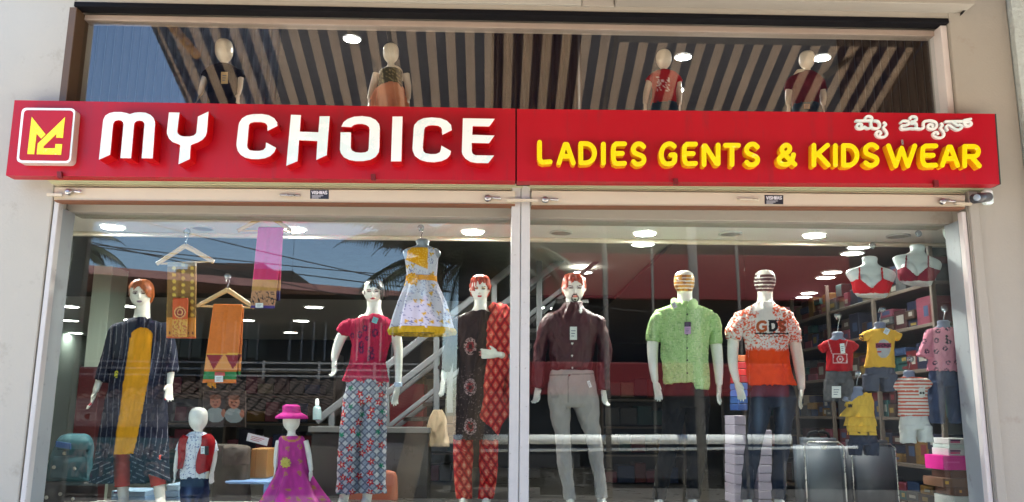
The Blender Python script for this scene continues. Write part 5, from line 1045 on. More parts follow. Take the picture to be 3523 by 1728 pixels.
# floral dress
Y0 = .42
t = thing('dress_form', at(1450, 1150, Y0), 'white floral sleeveless girl dress with yellow belt hung on a clear form', 'dress')
form(t, [T(822, 1440, 1468, 10), T(830, 1430, 1477, 20), T(846, 1432, 1476, 22), T(858, 1396, 1506, 26), T(872, 1386, 1516, 28), T(890, 1392, 1508, 30), T(960, 1402, 1494, 30)], Y0)
DW = np.array(rgb(206, 204, 220))
def pt(X, Y, v):
    C = cc(len(X), DW); sp = vnoise(X*.22, Y*.22, 3); C = blend(C, (np.abs(sp-.5) < .045) & (vnoise(X*.05, Y*.05, 8) > .35), rgb(92, 96, 150), .85)
    ci, cj = np.floor(X/30), np.floor(Y/32); h_ = hsh(ci, cj, 4); cx_ = (ci+.25+.5*hsh(ci, cj, 5))*30; cy_ = (cj+.25+.5*hsh(ci, cj, 6))*32; d = np.hypot(X-cx_, Y-cy_); a_ = np.arctan2(Y-cy_, X-cx_)
    C = blend(C, (d < 6 + 3*np.cos(3*a_ + 6*h_)) & (h_ < .62), rgb(206, 160, 30))
    yk = (Y < 932) & (Y > 850) & (X < 1478 - np.maximum(0, Y-890)*.1) & (Y < 893 + (X-1392)*.42) & (v[:, 1] < Y0) & (X < 1472)
    C = blend(C, yk, np.array(rgb(232, 160, 20))); C = blend(C, yk & (vnoise(X*.4, Y*.4, 2) > .7), rgb(246, 196, 80)); return blend(C, (Y > 1128), rgb(200, 170, 60), .4)
cloth('dress', [loft([T(856, 1400, 1504, 27), T(868, 1392, 1510, 31), T(890, 1394, 1508, 34), T(930, 1398, 1503, 36), T(955, 1399, 1500, 37), T(975, 1394, 1504, 42), T(1030, 1372, 1528, 62), T(1090, 1352, 1546, 78), T(1138, 1341, 1558, 88)], Y0, 128, 3.2, folds(.016, 9, 1.6, 1, .004))], clothm, t, pt)
def pt(X, Y, v): return cc(len(X), rgb(226, 150, 20))*(.85 + .3*vnoise(X*.3, Y*.3, 3))[:, None]
cloth('belt', [loft([T(951, 1397, 1502, 40), T(969, 1395, 1504, 43)], Y0, 64, 3)], clothm, t, pt)
fl_ = []
for rr_, n_, dz in ((20, 11, 0), (12, 8, -.012)):
    for k in range(n_): a_ = 2*math.pi*k/n_; fl_.append(loft([(1418, 959, 0+dz, 3, 3), (1418 + rr_*.55*math.cos(a_), 959 + rr_*.55*math.sin(a_), -.012+dz, 6, 3), (1418 + rr_*math.cos(a_), 959 + rr_*math.sin(a_), -.004+dz, 3.5, 2)], Y0-.1, 8, 4))
cloth('rosette', fl_, clothm, t, solid(rgb(240, 170, 24)))
cloth('lace_hem', [loft([T(1130, 1340, 1560, 90), T(1142, 1336, 1563, 94), T(1152, 1340, 1558, 92)], Y0, 128, 3, lambda u, v: .012*v*np.sin(u*2*math.pi*38) + .012*np.sin(u*2*math.pi*9+1), cap=False)], clothm, t, lambda X, Y, v: cc(len(X), rgb(186, 152, 34)))
hookwire(t, 1449, 790, 826, Y0); suction(1448, 784, Y0, 'suction hook above the floral dress')

# brassiere busts
def bust(cx, yneck, tilt, c, label, s=1.0):
    Y0 = .46; t = thing('bust_form', at(cx, yneck+135, Y0), label, 'bust form')
    def Q(dx, dy): return (cx + dx*s + dy*tilt, yneck + dy*s)
    rows = []
    for dy, hw_, ry, fo in [(0, 20, 18, 0), (6, 26, 22, 0), (24, 24, 22, 0), (36, 40, 26, 0), (46, 74, 32, 0), (58, 86, 36, 0), (76, 80, 40, -.005), (95, 66, 46, -.012), (112, 62, 46, -.012), (130, 54, 38, 0), (138, 50, 34, 0)]:
        x, y = Q(0, dy); rows.append((x, y, fo, hw_*s, ry*s))
    parts = [loft(rows, Y0, 40, 4)]
    for sd in (-1, 1):
        x, y = Q(sd*28, 100); parts.append(loft([(x, y-30, -.05, 14, 14), (x, y-12, -.085, 26, 24), (x, y+4, -.09, 28, 26), (x, y+18, -.07, 20, 18)], Y0, 20, 4))
    v, f = remesh(parts, .006, 6); p = proj(v); X, Y = p[:, 0], p[:, 1]
    mo('torso', v, f, skin, t, True, cc(len(v), rgb(214, 222, 222)))
    # brassiere: outer skin of the same bust, cut to shape
    keep = []; ly = (Y - yneck)/s; lx_ = (X - cx - (Y-yneck)*tilt)/s; fr = v[:, 1] < Y0 - .0
    cup = (ly > 76 + np.abs(np.abs(lx_)-38)*.85*np.where(np.abs(lx_) < 38, 1.0, .35)) & (ly < 124 + .0*lx_) & fr
    strap = (np.abs(np.abs(lx_) - (38 + (ly-40)*.02)) < 4.2) & (ly > 38) & (ly < 90) & fr; band = (ly > 106) & (ly < 126)
    M_ = cup | strap | band
    nrm = np.zeros_like(v)
    for q in f:
        n_ = np.cross(v[q[1]]-v[q[0]], v[q[2]]-v[q[0]])
        for i in q: nrm[i] += n_
    nrm /= np.linalg.norm(nrm, axis=1)[:, None] + 1e-12
    fk = [q for q in f if all(M_[i] for i in q)]; used = sorted({i for q in fk for i in q}); mp = {i: k for k, i in enumerate(used)}
    sgn = 1 if (nrm[:, 1]*(v[:, 1]-Y0)).sum() > 0 else -1
    vv = v[used] + nrm[used]*.005*sgn; mo('brassiere', vv, [tuple(mp[i] for i in q) for q in fk], clothm, t, True, cc(len(vv), c)); return t
bust(2992, 883, .06, np.array(rgb(196, 18, 34)), 'white half bust wearing a bright red brassiere'); bust(3157, 843, -.03, np.array(rgb(128, 22, 46)), 'white half bust wearing a dark maroon brassiere', .98)
suction(3003, 845, .4, 'suction hook above the bright red brassiere bust'); suction(3161, 804, .4, 'suction hook above the maroon brassiere bust')

# children's outfits on small grey forms
def outfit(name, label, cx, ytop, Y0, hy, neckw=20): 
    t = thing(name, at(cx, ytop+200, Y0), label, 'outfit', "children's outfits hung on the right window")
    form(t, [T(ytop-4, cx-neckw*.7, cx+neckw*.7, 8), T(ytop, cx-neckw, cx+neckw, 13), T(ytop+14, cx-neckw*.95, cx+neckw*.95, 14), T(ytop+26, cx-neckw*1.6, cx+neckw*1.6, 17), T(ytop+50, cx-neckw*1.7, cx+neckw*1.7, 18)], Y0, rgb(118, 124, 146))
    hookwire(t, cx+1, hy, ytop, Y0); return t
def tee(t, nm, Y0, rows, sl, paint, step=3.4): return cloth(nm, [loft(rows, Y0, 72, step)] + [sleeve(s_, (rows[0][0]), Y0, 28, step) if len(s_) < 4 and s_[0][3] > 8 else loft(s_, Y0, 28, step) for s_ in sl], clothm, t, paint, fold=.006, seed=int(rows[0][0]) % 17, it=2)
def shorts(t, nm, Y0, top, legs, paint):
    x, y, d, a_, b_, _ = top[0]; top = [(x, y-4, d, a_*.86, b_*.7, 1), (x, y+10, d, a_*.93, b_*.85, 1)] + list(top[1:]); return cloth(nm, [loft(top, Y0, 44, 4)] + [loft(l, Y0, 36, 4) for l in legs], clothm, t, paint, fold=.006, seed=int(top[0][0]) % 13, it=3)
Y0 = .4
t = outfit('child_outfit', 'red t-shirt with white camera print over faded denim shorts', 2882, 1146, Y0, 1092)
def pt(X, Y, v):
    C = cc(len(X), rgb(170, 22, 30)); fr = v[:, 1] < Y0; W_ = rgb(214, 190, 190)
    r_ = (np.abs(X-2890) < 25) & (np.abs(Y-1234) < 17) & ~((np.abs(X-2890) < 22) & (np.abs(Y-1234) < 14)); d = np.hypot(X-2890, Y-1236)
    C = blend(C, fr & (r_ | ((d < 12) & (d > 8.5)) | (d < 4)), W_, .85); C = blend(C, fr & (np.abs(np.abs(X-2882) - (34 - (Y-1170)*.3)) < 1.6) & (Y > 1172) & (Y < 1216), W_, .6); return C
tee(t, 't_shirt', Y0, [T(1168, 2858, 2906, 15), T(1176, 2836, 2936, 20), T(1190, 2836, 2936, 24), T(1225, 2844, 2932, 26), T(1277, 2841, 2933, 27)], [[(2846, 1180, 0, 16, 17), (2824, 1202, 0, 15, 15)], [(2926, 1180, 0, 16, 17), (2945, 1200, 0, 14, 15)]], pt)
def pt(X, Y, v): return cc(len(X), rgb(86, 84, 86))*(.7 + .6*vnoise(X*.1, Y*.1, 3))[:, None]
shorts(t, 'shorts', Y0, [T(1270, 2842, 2932, 26), T(1320, 2838, 2934, 27)], [[T(1312, 2837, 2884, 26), T(1380, 2833, 2882, 25)], [T(1312, 2884, 2935, 26), T(1376, 2886, 2934, 25)]], pt)
tagcard(t, 2878, 1349, 31, 40, Y0-.075, rgb(224, 222, 216)); tagcard(t, 2899, 1199, 15, 34, Y0-.075, rgb(220, 224, 222), rot=-.1); suction(2883, 1086, Y0, 'suction hook above the red t-shirt outfit')
t = outfit('child_outfit', 'plain yellow t-shirt with silver lettered print over grey shorts', 3027, 1112, Y0, 1068)
bl = word('BRONX', 3016, 3062, 1184, 1194, .3)
def pt(X, Y, v):
    C = cc(len(X), rgb(224, 172, 62)); fr = v[:, 1] < Y0; C = blend(C, fr & (np.hypot((X-3040)/24, (Y-1200)/32) < 1), rgb(168, 168, 172)); C = blend(C, fr & (np.abs(X-3039) < 27) & (np.abs(Y-1189) < 8), rgb(150, 50, 90)); C = blend(C, fr & (stroke_sdf(bl, X, Y) < 1.5), rgb(40, 24, 40))
    C = blend(C, fr & (np.abs(X-3025) < 7) & (np.abs(Y-1211) < 2), rgb(190, 50, 50)); return blend(C, (X < 2972) & (Y > 1152) & (vnoise(X*.3, Y*.3, 3) > .4), rgb(50, 44, 40))
tee(t, 't_shirt', Y0, [T(1132, 3004, 3056, 15), T(1139, 2984, 3080, 20), T(1152, 2982, 3080, 24), T(1195, 2986, 3074, 26), T(1240, 2980, 3076, 27), T(1264, 2975, 3080, 28)], [[(2990, 1146, 0, 16, 17), (2963, 1164, 0, 14, 15)], [(3072, 1144, 0, 16, 17), (3094, 1162, 0, 14, 15)]], pt)
shorts(t, 'shorts', Y0, [T(1256, 2977, 3078, 27), T(1300, 2971, 3082, 29)], [[T(1290, 2970, 3026, 28), T(1346, 2966, 3022, 28)], [T(1290, 3026, 3083, 28), T(1346, 3032, 3082, 28)]], solid(rgb(84, 86, 100)))
tagcard(t, 3051, 1140, 17, 20, Y0-.07, rgb(200, 210, 220), rot=.5); suction(3037, 1064, Y0, 'suction hook above the yellow t-shirt outfit')
t = outfit('child_outfit', 'pink motif blouse with flared sleeves over blue jeans', 3246, 1106, Y0, 1064, 22)
PB = np.array(rgb(206, 132, 152))
def pt(X, Y, v):
    C = cc(len(X), PB); ci, cj = np.floor(X/36), np.floor(Y/36); cx_ = (ci+.3+.4*hsh(ci, cj, 7))*36; cy_ = (cj+.3+.4*hsh(ci, cj, 8))*36; d = np.hypot(X-cx_, Y-cy_); C = blend(C, (d < 9) & (d > 3) & (vnoise(X*.4, Y*.4, 4) > .35), rgb(70, 46, 70))
    for y in (1157, 1167, 1178): C = blend(C, np.hypot(X-3257, Y-y) < 4.5, rgb(24, 18, 24))
    return C
tee(t, 'blouse', Y0, [T(1128, 3220, 3272, 16), T(1137, 3196, 3300, 22), T(1150, 3192, 3304, 26), T(1200, 3200, 3300, 28), T(1240, 3196, 3304, 32), T(1277, 3188, 3311, 34)], [[(3200, 1142, 0, 17, 19), (3186, 1190, 0, 17, 18), (3180, 1228, 0, 27, 24)], [(3298, 1142, 0, 17, 19), (3313, 1190, 0, 16, 18), (3318, 1226, 0, 22, 22)]], pt)
shorts(t, 'jeans', Y0, [T(1268, 3196, 3304, 29), T(1330, 3194, 3310, 31)], [[T(1315, 3194, 3250, 30), T(1400, 3196, 3246, 27), T(1456, 3200, 3246, 26)], [T(1315, 3250, 3311, 30), T(1400, 3262, 3314, 27), T(1456, 3266, 3316, 26)]], lambda X, Y, v: cc(len(X), rgb(48, 60, 88))*(.8 + .7*vnoise(X*.06, Y*.04, 3))[:, None])
suction(3250, 1062, Y0, 'suction hook above the pink blouse outfit')
Y0 = .37
t = outfit('child_outfit', 'yellow one shoulder ruffled top with belt over dark jeans', 2947, 1334, Y0, 1288, 21)
YL = np.array(rgb(226, 180, 62))
def pt(X, Y, v): C = cc(len(X), YL)*(.88 + .2*vnoise(X*.2, Y*.06, 3))[:, None]; return blend(C, (np.abs(X-2925) < 8) & (np.abs(Y-1396) < 5), rgb(30, 24, 20))
tee(t, 'top', Y0, [T(1352, 2962, 2998, 13), T(1370, 2924, 3002, 20), T(1392, 2916, 3005, 26), T(1430, 2912, 3006, 30), T(1480, 2915, 3012, 30), T(1486, 2916, 3013, 30)], [[(2919, 1352, 0, 5, 8), (2924, 1380, 0, 10, 12), (2920, 1400, 0, 14, 18)]], pt)
cloth('ruffle', [loft([T(1394, 2922, 2990, 30), T(1420, 2902, 3000, 38), T(1434, 2893, 3004, 42)], Y0, 64, 3.4, folds(.01, 7, 1, 2)), loft([T(1432, 2912, 3006, 32), T(1450, 2910, 3010, 38), T(1466, 2908, 3010, 40)], Y0, 64, 3.4, folds(.009, 8, 1, 4))], clothm, t, pt)
cloth('belt', [loft([T(1486, 2916, 3014, 32), T(1497, 2916, 3016, 33)], Y0, 40, 3)], clothm, t, lambda X, Y, v: blend(cc(len(X), YL), np.abs(((X-2916) % 34)-3) < 2.5, rgb(24, 20, 18)))
shorts(t, 'jeans', Y0, [T(1496, 2920, 3016, 30), T(1530, 2918, 3020, 31)], [[T(1522, 2919, 2966, 30), T(1566, 2924, 2962, 27)], [T(1522, 2966, 3022, 30), T(1566, 2976, 3020, 27)]], solid(rgb(40, 48, 68)))
v, f = loft([(2912, 1368, 0, 12, 14), (2908, 1380, 0, 12, 13)], Y0, 16, 4); mo('shoulder_stub', v, f, plastm, t, True, cc(len(v), rgb(118, 124, 146)))
suction(2954, 1285, Y0, 'suction hook above the yellow ruffled top')
t = outfit('child_outfit', 'orange and white striped t-shirt over white shorts', 3127, 1279, Y0, 1236)
def pt(X, Y, v):
    C = cc(len(X), rgb(226, 218, 208)); s_ = (Y - .0)/12.0; C = blend(C, (s_ - np.floor(s_)) < .48, rgb(206, 96, 76)); C = blend(C, (np.abs(X-3172) < 11) & (np.abs(Y-1348) < 14), rgb(220, 215, 210))
    for x in (3168, 3177): C = blend(C, np.hypot(X-x, Y-1352) < 4, rgb(30, 30, 34))
    return C
tee(t, 't_shirt', Y0, [T(1298, 3102, 3158, 15), T(1305, 3084, 3188, 20), T(1320, 3084, 3194, 25), T(1360, 3090, 3190, 27), T(1432, 3092, 3194, 28)], [[(3094, 1312, 0, 17, 18), (3068, 1334, 0, 15, 16)], [(3182, 1310, 0, 17, 18), (3200, 1328, 0, 13, 15)]], pt, 2.6)
shorts(t, 'shorts', Y0, [T(1424, 3096, 3194, 27), T(1475, 3096, 3200, 31)], [[T(1466, 3096, 3148, 30), T(1524, 3100, 3150, 29)], [T(1466, 3148, 3202, 30), T(1521, 3162, 3208, 29)]], solid(rgb(216, 216, 212)))
suction(3133, 1234, Y0, 'suction hook above the striped t-shirt outfit')

# hangers with sarees
def hanger(ap, lt, rt_, hk, Y0, label):
    t = thing('hanger', at(ap[0], ap[1]+60, Y0), label, 'hanger', 'wooden hangers')
    for e in (lt, rt_):
        v, f = loft([(ap[0], ap[1]+4, 0, 9, 7), ((ap[0]*.65 + e[0]*.35), ap[1]*.65 + e[1]*.35 + 2, 0, 8, 7), (e[0], e[1], 0, 7, 6)], Y0, 14, 5); mo('arm', v, f, wood, t, True)
    v, f = loft([(lt[0]+14, lt[1]-1, 0, 3.4, 3.4), ((lt[0]+rt_[0])/2, (lt[1]+rt_[1])/2-1, 0, 3.4, 3.4), (rt_[0]-14, rt_[1]-1, 0, 3.4, 3.4)], Y0, 8, 20); mo('bar', v, f, wood, t, True)
    hookwire(t, hk[0], hk[1], ap[1], Y0); return t
def drape(name, label, cat, quads, Y0, paint, grp='sarees on hangers'):
    parts = []
    for (x0a, x1a, ya, x0b, x1b, yb, dy, seed) in quads:
        parts.append(loft([T(ya-3, x0a+2, x1a-2, 3, dy), T(ya, x0a, x1a, 7, dy), T(ya + (yb-ya)*.5, (x0a+x0b)/2, (x1a+x1b)/2, 8, dy), T(yb, x0b, x1b, 8, dy)], Y0, 90, 3.4, lambda u, v, s=seed: .0035*np.sin(u*2*math.pi*7 + s + v*3) + .003*np.sin(u*2*math.pi*3+s), expo=5))
    v, f = join(parts); p = proj(v); o = mo(name, v, f, silkm, None, True, paint(p[:, 0], p[:, 1], v)); return tag(o, label, cat, grp)
Y0 = .5
hanger((638, 842), (539, 909), (735, 901), (642, 806), Y0, 'pale wooden hanger holding the gold brown brocade saree'); suction(643, 797, Y0, 'suction hook above the brocade saree hanger')
def pt(X, Y, v):
    C = cc(len(X), rgb(130, 92, 34)); C = C*(.75 + .5*vnoise(X*.5, Y*.5, 3))[:, None]; cx_ = ((X-584) % 31)-15; cy_ = ((Y-912 + (np.floor((X-584)/31) % 2)*11) % 23)-11; C = blend(C, np.hypot(cx_, cy_) < 6.5, rgb(216, 178, 70))
    C = blend(C, Y < 916, rgb(170, 168, 160), .6); C = blend(C, (Y > 1092), rgb(214, 140, 50)); C = blend(C, (Y > 1092) & (np.abs(((X) % 16)-8) < 3) & (np.abs(Y-1146) < 5), rgb(120, 60, 30)); return blend(C, Y > 1158, rgb(210, 90, 40))
drape('saree', 'gold brown brocade saree folded over a hanger', 'saree', [(575, 672, 906, 574, 673, 1164, 0, 1)], Y0, pt)
def pt(X, Y, v):
    C = cc(len(X), rgb(206, 84, 32)); d = np.hypot(X-619, Y-1075)
    C = blend(C, (d < 20), rgb(224, 170, 110)); C = blend(C, (d < 16) & (d > 11), rgb(140, 40, 40)); C = blend(C, (d < 7), rgb(150, 50, 40)); C = blend(C, Y > 1098, rgb(216, 160, 70)); return blend(C, (Y > 1098) & (vnoise(X*.25, Y*.25, 3) > .62), rgb(190, 100, 50))
drape('blouse_piece', 'narrow orange blouse piece with round medallion over the brocade saree', 'cloth', [(597, 645, 1028, 594, 644, 1160, -.05, 2)], Y0, pt)
hanger((783, 994), (676, 1055), (876, 1060), (784, 962), Y0, 'pale wooden hanger holding the orange saree'); suction(783, 951, Y0, 'suction hook above the orange saree hanger')
def pt(X, Y, v):
    C = cc(len(X), rgb(214, 112, 28)); C = C*(.9 + .2*vnoise(X*.3, Y*.3, 3))[:, None]; b = (Y > 1217) & (Y < 1272); px_ = (X - 706 + (Y-1217)*.08); tri = np.abs(((px_) % 66) - 33) < 33*(1-(Y-1217)/56)*.95
    C = blend(C, b, rgb(226, 150, 80)); C = blend(C, b & tri, rgb(140, 26, 40)); C = blend(C, (Y > 1278) & (Y < 1306), rgb(30, 120, 60)); return blend(C, (np.abs(Y-1218) < 2), rgb(226, 170, 60))
drape('saree', 'orange saree with maroon triangle border and green band', 'saree', [(732, 832, 1050, 698, 812, 1318, 0, 1), (812, 838, 1056, 795, 826, 1290, .03, 3)], Y0, pt)
fr_ = []
for k in range(6): fr_.append(loft([(715+k*5, 1316, -.02, 2.2, 2.2), (716+k*5, 1328 + 4*(k % 3), -.02, 2.6, 2.6)], Y0, 6, 4))
tag(cloth('tassel', fr_, clothm, None, solid(rgb(216, 140, 30))), 'small orange tassel at the foot of the orange saree', 'tassel')
tg = thing('price_label', at(752, 1310, Y0-.03), 'white and red price label pinned on the orange saree', 'label'); tagcard(tg, 753, 1304, 28, 22, Y0-.035, rgb(225, 228, 232)); tagcard(tg, 756, 1287, 34, 12, Y0-.034, rgb(206, 80, 70), rot=.06)
hanger((921, 736), (818, 795), (1004, 796), (921, 710), Y0, 'orange topped wooden hanger behind the lintel holding the pink saree')
def pt(X, Y, v):
    C = cc(len(X), rgb(206, 46, 136)); C = blend(C, Y > 926, rgb(206, 16, 100)); C = blend(C, (Y > 963), rgb(176, 130, 60)); C = blend(C, (Y > 1001), rgb(186, 134, 98)); C = blend(C, (Y > 1001) & (Y < 1049) & (np.abs(vnoise(X*.11, Y*.11, 3)-.5) < .06), rgb(40, 30, 34)); C = blend(C, (Y > 1052), rgb(60, 40, 130)); return blend(C, (X > 951) & (Y > 1000), rgb(40, 34, 100))
drape('saree', 'pink saree with tan scroll border on the high hanger', 'saree', [(886, 973, 785, 862, 944, 1061, 0, 1), (930, 972, 800, 946, 962, 1035, .03, 3)], Y0, pt)
tg = thing('price_label', at(893, 1058, Y0-.03), 'small white price label on the pink saree border', 'label'); tagcard(tg, 892, 1051, 26, 16, Y0-.04, rgb(228, 230, 232))

# ================================================================== shop interior
# downlights
em = mat('lamp_disc', (1, .97, .92), .4, emit=170); emd = mat('lamp_disc_deep', (1, .97, .92), .4, emit=8); emu = mat('lamp_disc_upper', (1, .97, .92), .4, emit=130); rimm = mat('lamp_rim', rgb(200, 200, 196), .4)
off = mat('unlit_lamp_disc', rgb(150, 144, 136), .5)
def downlight(P, r, zc, label, lit=True, grp='ceiling downlights'):
    t = thing('downlight', (P.x, P.y, zc-.012), label, 'ceiling light', grp)
    n = 24; V = [(P.x + q*math.cos(2*math.pi*j/n), P.y + q*math.sin(2*math.pi*j/n), zc - d) for q, d in ((r*1.16, .0005), (r*1.16, .012), (r, .014), (r, .006)) for j in range(n)]
    mo('rim', V, [(i*n+j, i*n+(j+1) % n, (i+1)*n+(j+1) % n, (i+1)*n+j) for i in range(3) for j in range(n)], rimm, t, True)
    V = [(P.x + r*.99*math.cos(2*math.pi*j/n), P.y + r*.99*math.sin(2*math.pi*j/n), zc - .009) for j in range(n)]
    mo('disc', V, [tuple(range(n))], (lit if not isinstance(lit, bool) else em) if lit else off, t)
for i, (x, y) in enumerate(((387, 785), (1013, 793), (1627, 801), (2219, 806), (2802, 813))): downlight(atz(x, y, CEIL-.01), .085, CEIL, 'lit downlight in the white ceiling strip behind the glass, %s from the left' % ORD[i])
for i, (x, y) in enumerate(((697, 788), (1930, 803), (2513, 807), (3090, 815))): downlight(atz(x, y, CEIL-.01), .085, CEIL, 'unlit round fitting in the white ceiling strip, %s from the left' % ORD[i], False, 'unlit ceiling fittings')
zones = [(0, 'behind the navy jacket mannequin', [(440, 1055), (240, 1056), (442, 1101), (243, 1104), (260, 1147)]), (1, 'between the sarees and the magenta top', [(1080, 1058), (848, 1103), (1036, 1105), (1000, 1145)]), (2, 'under the floral dress hem', [(1385, 1146), (1534, 1146), (1468, 1187)]), (3, 'around the bearded mannequin', [(2212, 842), (2005, 938), (1890, 1060)]),
 (4, 'right of the orange t-shirt mannequin', [(2955, 851), (2932, 873), (2862, 938), (2840, 956), (2784, 1009), (2766, 1023), (2832, 1058), (2853, 1067), (2888, 1098), (2826, 1103)])]
for _, zn, pts in zones:
    for i, (x, y) in enumerate(pts): downlight(atz(x, y, CEIL-.01), .1 if y < 1040 else .13, CEIL, '%s highest lit downlight in the ceiling %s' % (ORD[i], zn), emd)
for i, (x, y) in enumerate(((520, 164), (652, 314), (783, 127), (868, 247), (1211, 136), (2326, 312), (2350, 198), (2828, 201))): downlight(atz(x, y, UCEIL-.01), .075, UCEIL, 'lit downlight in the upper room ceiling, %s from the left' % ORD[i], emu, 'upper room downlights')
# stairs with steel railings
stY = 2.7; satin = mat('satin_grey_steel', rgb(120, 124, 128), .4, .4, var=.08, scale=4)
st = thing('staircase', at(1500, 1500, stY), 'open staircase with stainless steel railings behind the mannequins', 'staircase')
def bar(parent, name, pts, Y, r, m, square=False):
    P = [tuple(at(x, y, Y)) for x, y in pts]; P = catmull(P, 2*len(P)); v, f = tube(P, [r]*len(P), [r]*len(P), 24 if square else 12, expo=9 if square else 2.0); return mo(name, v, f, m, parent, not square)
for k, (p0, p1, Y) in enumerate([((1090, 1450), (1868, 837), stY), ((1228, 1432), (2028, 822), stY), ((1328, 1475), (2152, 822), stY), ((1106, 1560), (1900, 935), stY+.9), ((1130, 1655), (1960, 1000), stY+.9)]):
    bar(st, 'handrail', [p0, ((p0[0]+p1[0])/2, (p0[1]+p1[1])/2), p1], Y, (.036, .032, .022, .026, .026)[k], satin, True)
for x, y0, y1 in ((1142, 1405, 1640), (1502, 1130, 1460), (1548, 1110, 1420), (1855, 850, 1240), (1330, 1262, 1560), (1700, 980, 1320)): bar(st, 'post', [(x, y0), (x, (y0+y1)/2), (x, y1)], stY, .03, satin, True)
for k in range(13):
    x = 1180 + k*66; y = 1640 - k*51; P = at(x, y, stY); box('tread', P.x-.17, P.x+.17, stY+.05, stY+.95, P.z-.04, P.z, pm, st)
# right wall shelving with stock
shw = mat('shelf_board', rgb(88, 78, 70), .5)
shf = thing('wall_shelf', (4.0, 3.5, FLOOR), 'long wall shelving full of packed stock on the right wall', 'shelf')
ZS = [.75, 1.15, 1.55, 1.95, 2.32, 2.66]
for z in ZS: box('shelf_board', 3.62, 4.29, .8, 7.5, z-.03, z, shw, shf)
for y in np.arange(.8, 7.6, 1.1): box('upright', 3.60, 3.64, y, y+.03, FLOOR, 2.95, shw, shf)
random.seed(11)
names = {'crimson': (150, 20, 36), 'maroon': (90, 22, 34), 'teal': (40, 120, 120), 'navy': (34, 44, 90), 'mustard': (190, 140, 50), 'cream': (206, 190, 160), 'grey': (110, 112, 116), 'blue': (50, 90, 150), 'pink': (196, 90, 120), 'brown': (96, 62, 44)}
ords = ['lowest', 'second lowest', 'third lowest', 'third highest', 'second highest', 'top']
cnt = {}
for zi, z in enumerate(ZS):
    y = .85
    while y < 5.2:
        d = random.uniform(.12, .26); nm = random.choice(list(names)); h = random.uniform(.14, .28); c = names[nm]
        n_l = random.choice((1, 2, 3)) if h > .2 else 1
        hh = h/n_l
        for k in range(n_l):
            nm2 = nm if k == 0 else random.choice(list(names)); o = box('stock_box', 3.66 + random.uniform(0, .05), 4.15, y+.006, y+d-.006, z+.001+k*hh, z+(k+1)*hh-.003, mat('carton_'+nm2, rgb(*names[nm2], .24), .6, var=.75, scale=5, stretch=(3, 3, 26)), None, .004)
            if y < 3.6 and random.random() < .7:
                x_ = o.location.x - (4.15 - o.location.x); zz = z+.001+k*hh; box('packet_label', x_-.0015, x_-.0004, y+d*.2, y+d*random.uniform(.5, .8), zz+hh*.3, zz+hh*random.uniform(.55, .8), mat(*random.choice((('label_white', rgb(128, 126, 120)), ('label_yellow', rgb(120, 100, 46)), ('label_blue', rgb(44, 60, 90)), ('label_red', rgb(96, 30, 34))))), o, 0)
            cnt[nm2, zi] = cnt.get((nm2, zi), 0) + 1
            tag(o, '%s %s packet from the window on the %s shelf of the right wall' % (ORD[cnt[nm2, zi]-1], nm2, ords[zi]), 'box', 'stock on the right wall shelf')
        y += d
# boxes by the right jamb
def jbox(x0, x1, y0, y1, Y, D, c, label, stripe=None, cat='box'):
    P, Q = at(x0, y1, Y), at(x1, y0, Y); t = thing('carton', ((P.x+Q.x)/2, Y+D/2, P.z), label, cat)
    box('carton_body', P.x, Q.x, Y, Y+D, P.z, Q.z, mat('card_%d%d%d' % c, rgb(*c), .5, var=.06, scale=10), t, .004)
    if stripe:
        for (sx0, sx1, sy0, sy1, sc) in stripe:
            A, B = at(x0+(x1-x0)*sx0, y0+(y1-y0)*sy1, Y-.002), at(x0+(x1-x0)*sx1, y0+(y1-y0)*sy0, Y-.002); box('carton_print', A.x, B.x, Y-.0025, Y-.0006, A.z, B.z, mat('print_%d%d%d' % sc, rgb(*sc), .5), t, 0)
    return t
pr = [(.08, .52, .2, .45, (90, 30, 90)), (.08, .5, .5, .75, (190, 40, 110))]
jbox(3264, 3341, 1509, 1529, .62, .25, (206, 206, 208), 'white shoe box with purple print, upper of two by the right jamb', pr); jbox(3266, 3341, 1530, 1543, .62, .25, (190, 206, 204), 'thin pale green box between the two white boxes'); jbox(3264, 3342, 1544, 1568, .62, .25, (206, 206, 208), 'white shoe box with purple print, lower of two by the right jamb', pr)
jbox(3247, 3337, 1569, 1618, .6, .28, (226, 30, 150), 'hot pink box below the white boxes by the right jamb', [(.12, .6, .4, .5, (240, 90, 180))])
jbox(3270, 3352, 1621, 1646, .6, .28, (110, 70, 52), 'plain brown box under the hot pink box'); jbox(3244, 3354, 1647, 1677, .58, .3, (122, 86, 66), 'brown box with yellow dot below the plain brown box', [(.08, .18, .3, .65, (220, 170, 40))]); jbox(3288, 3358, 1678, 1708, .58, .3, (108, 68, 48), 'brown box with orange dot at the lower right', [(.2, .3, .3, .6, (220, 150, 40))]); jbox(3286, 3362, 1709, 1748, .58, .3, (206, 206, 200), 'white based box at the bottom right corner')
# stand under the boxes
P = at(3240, 1750, .6); tag(box('box_stand', P.x, P.x+.34, .56, .95, FLOOR, P.z-.004, pm), 'dark stand carrying the boxes by the right jamb', 'stand')
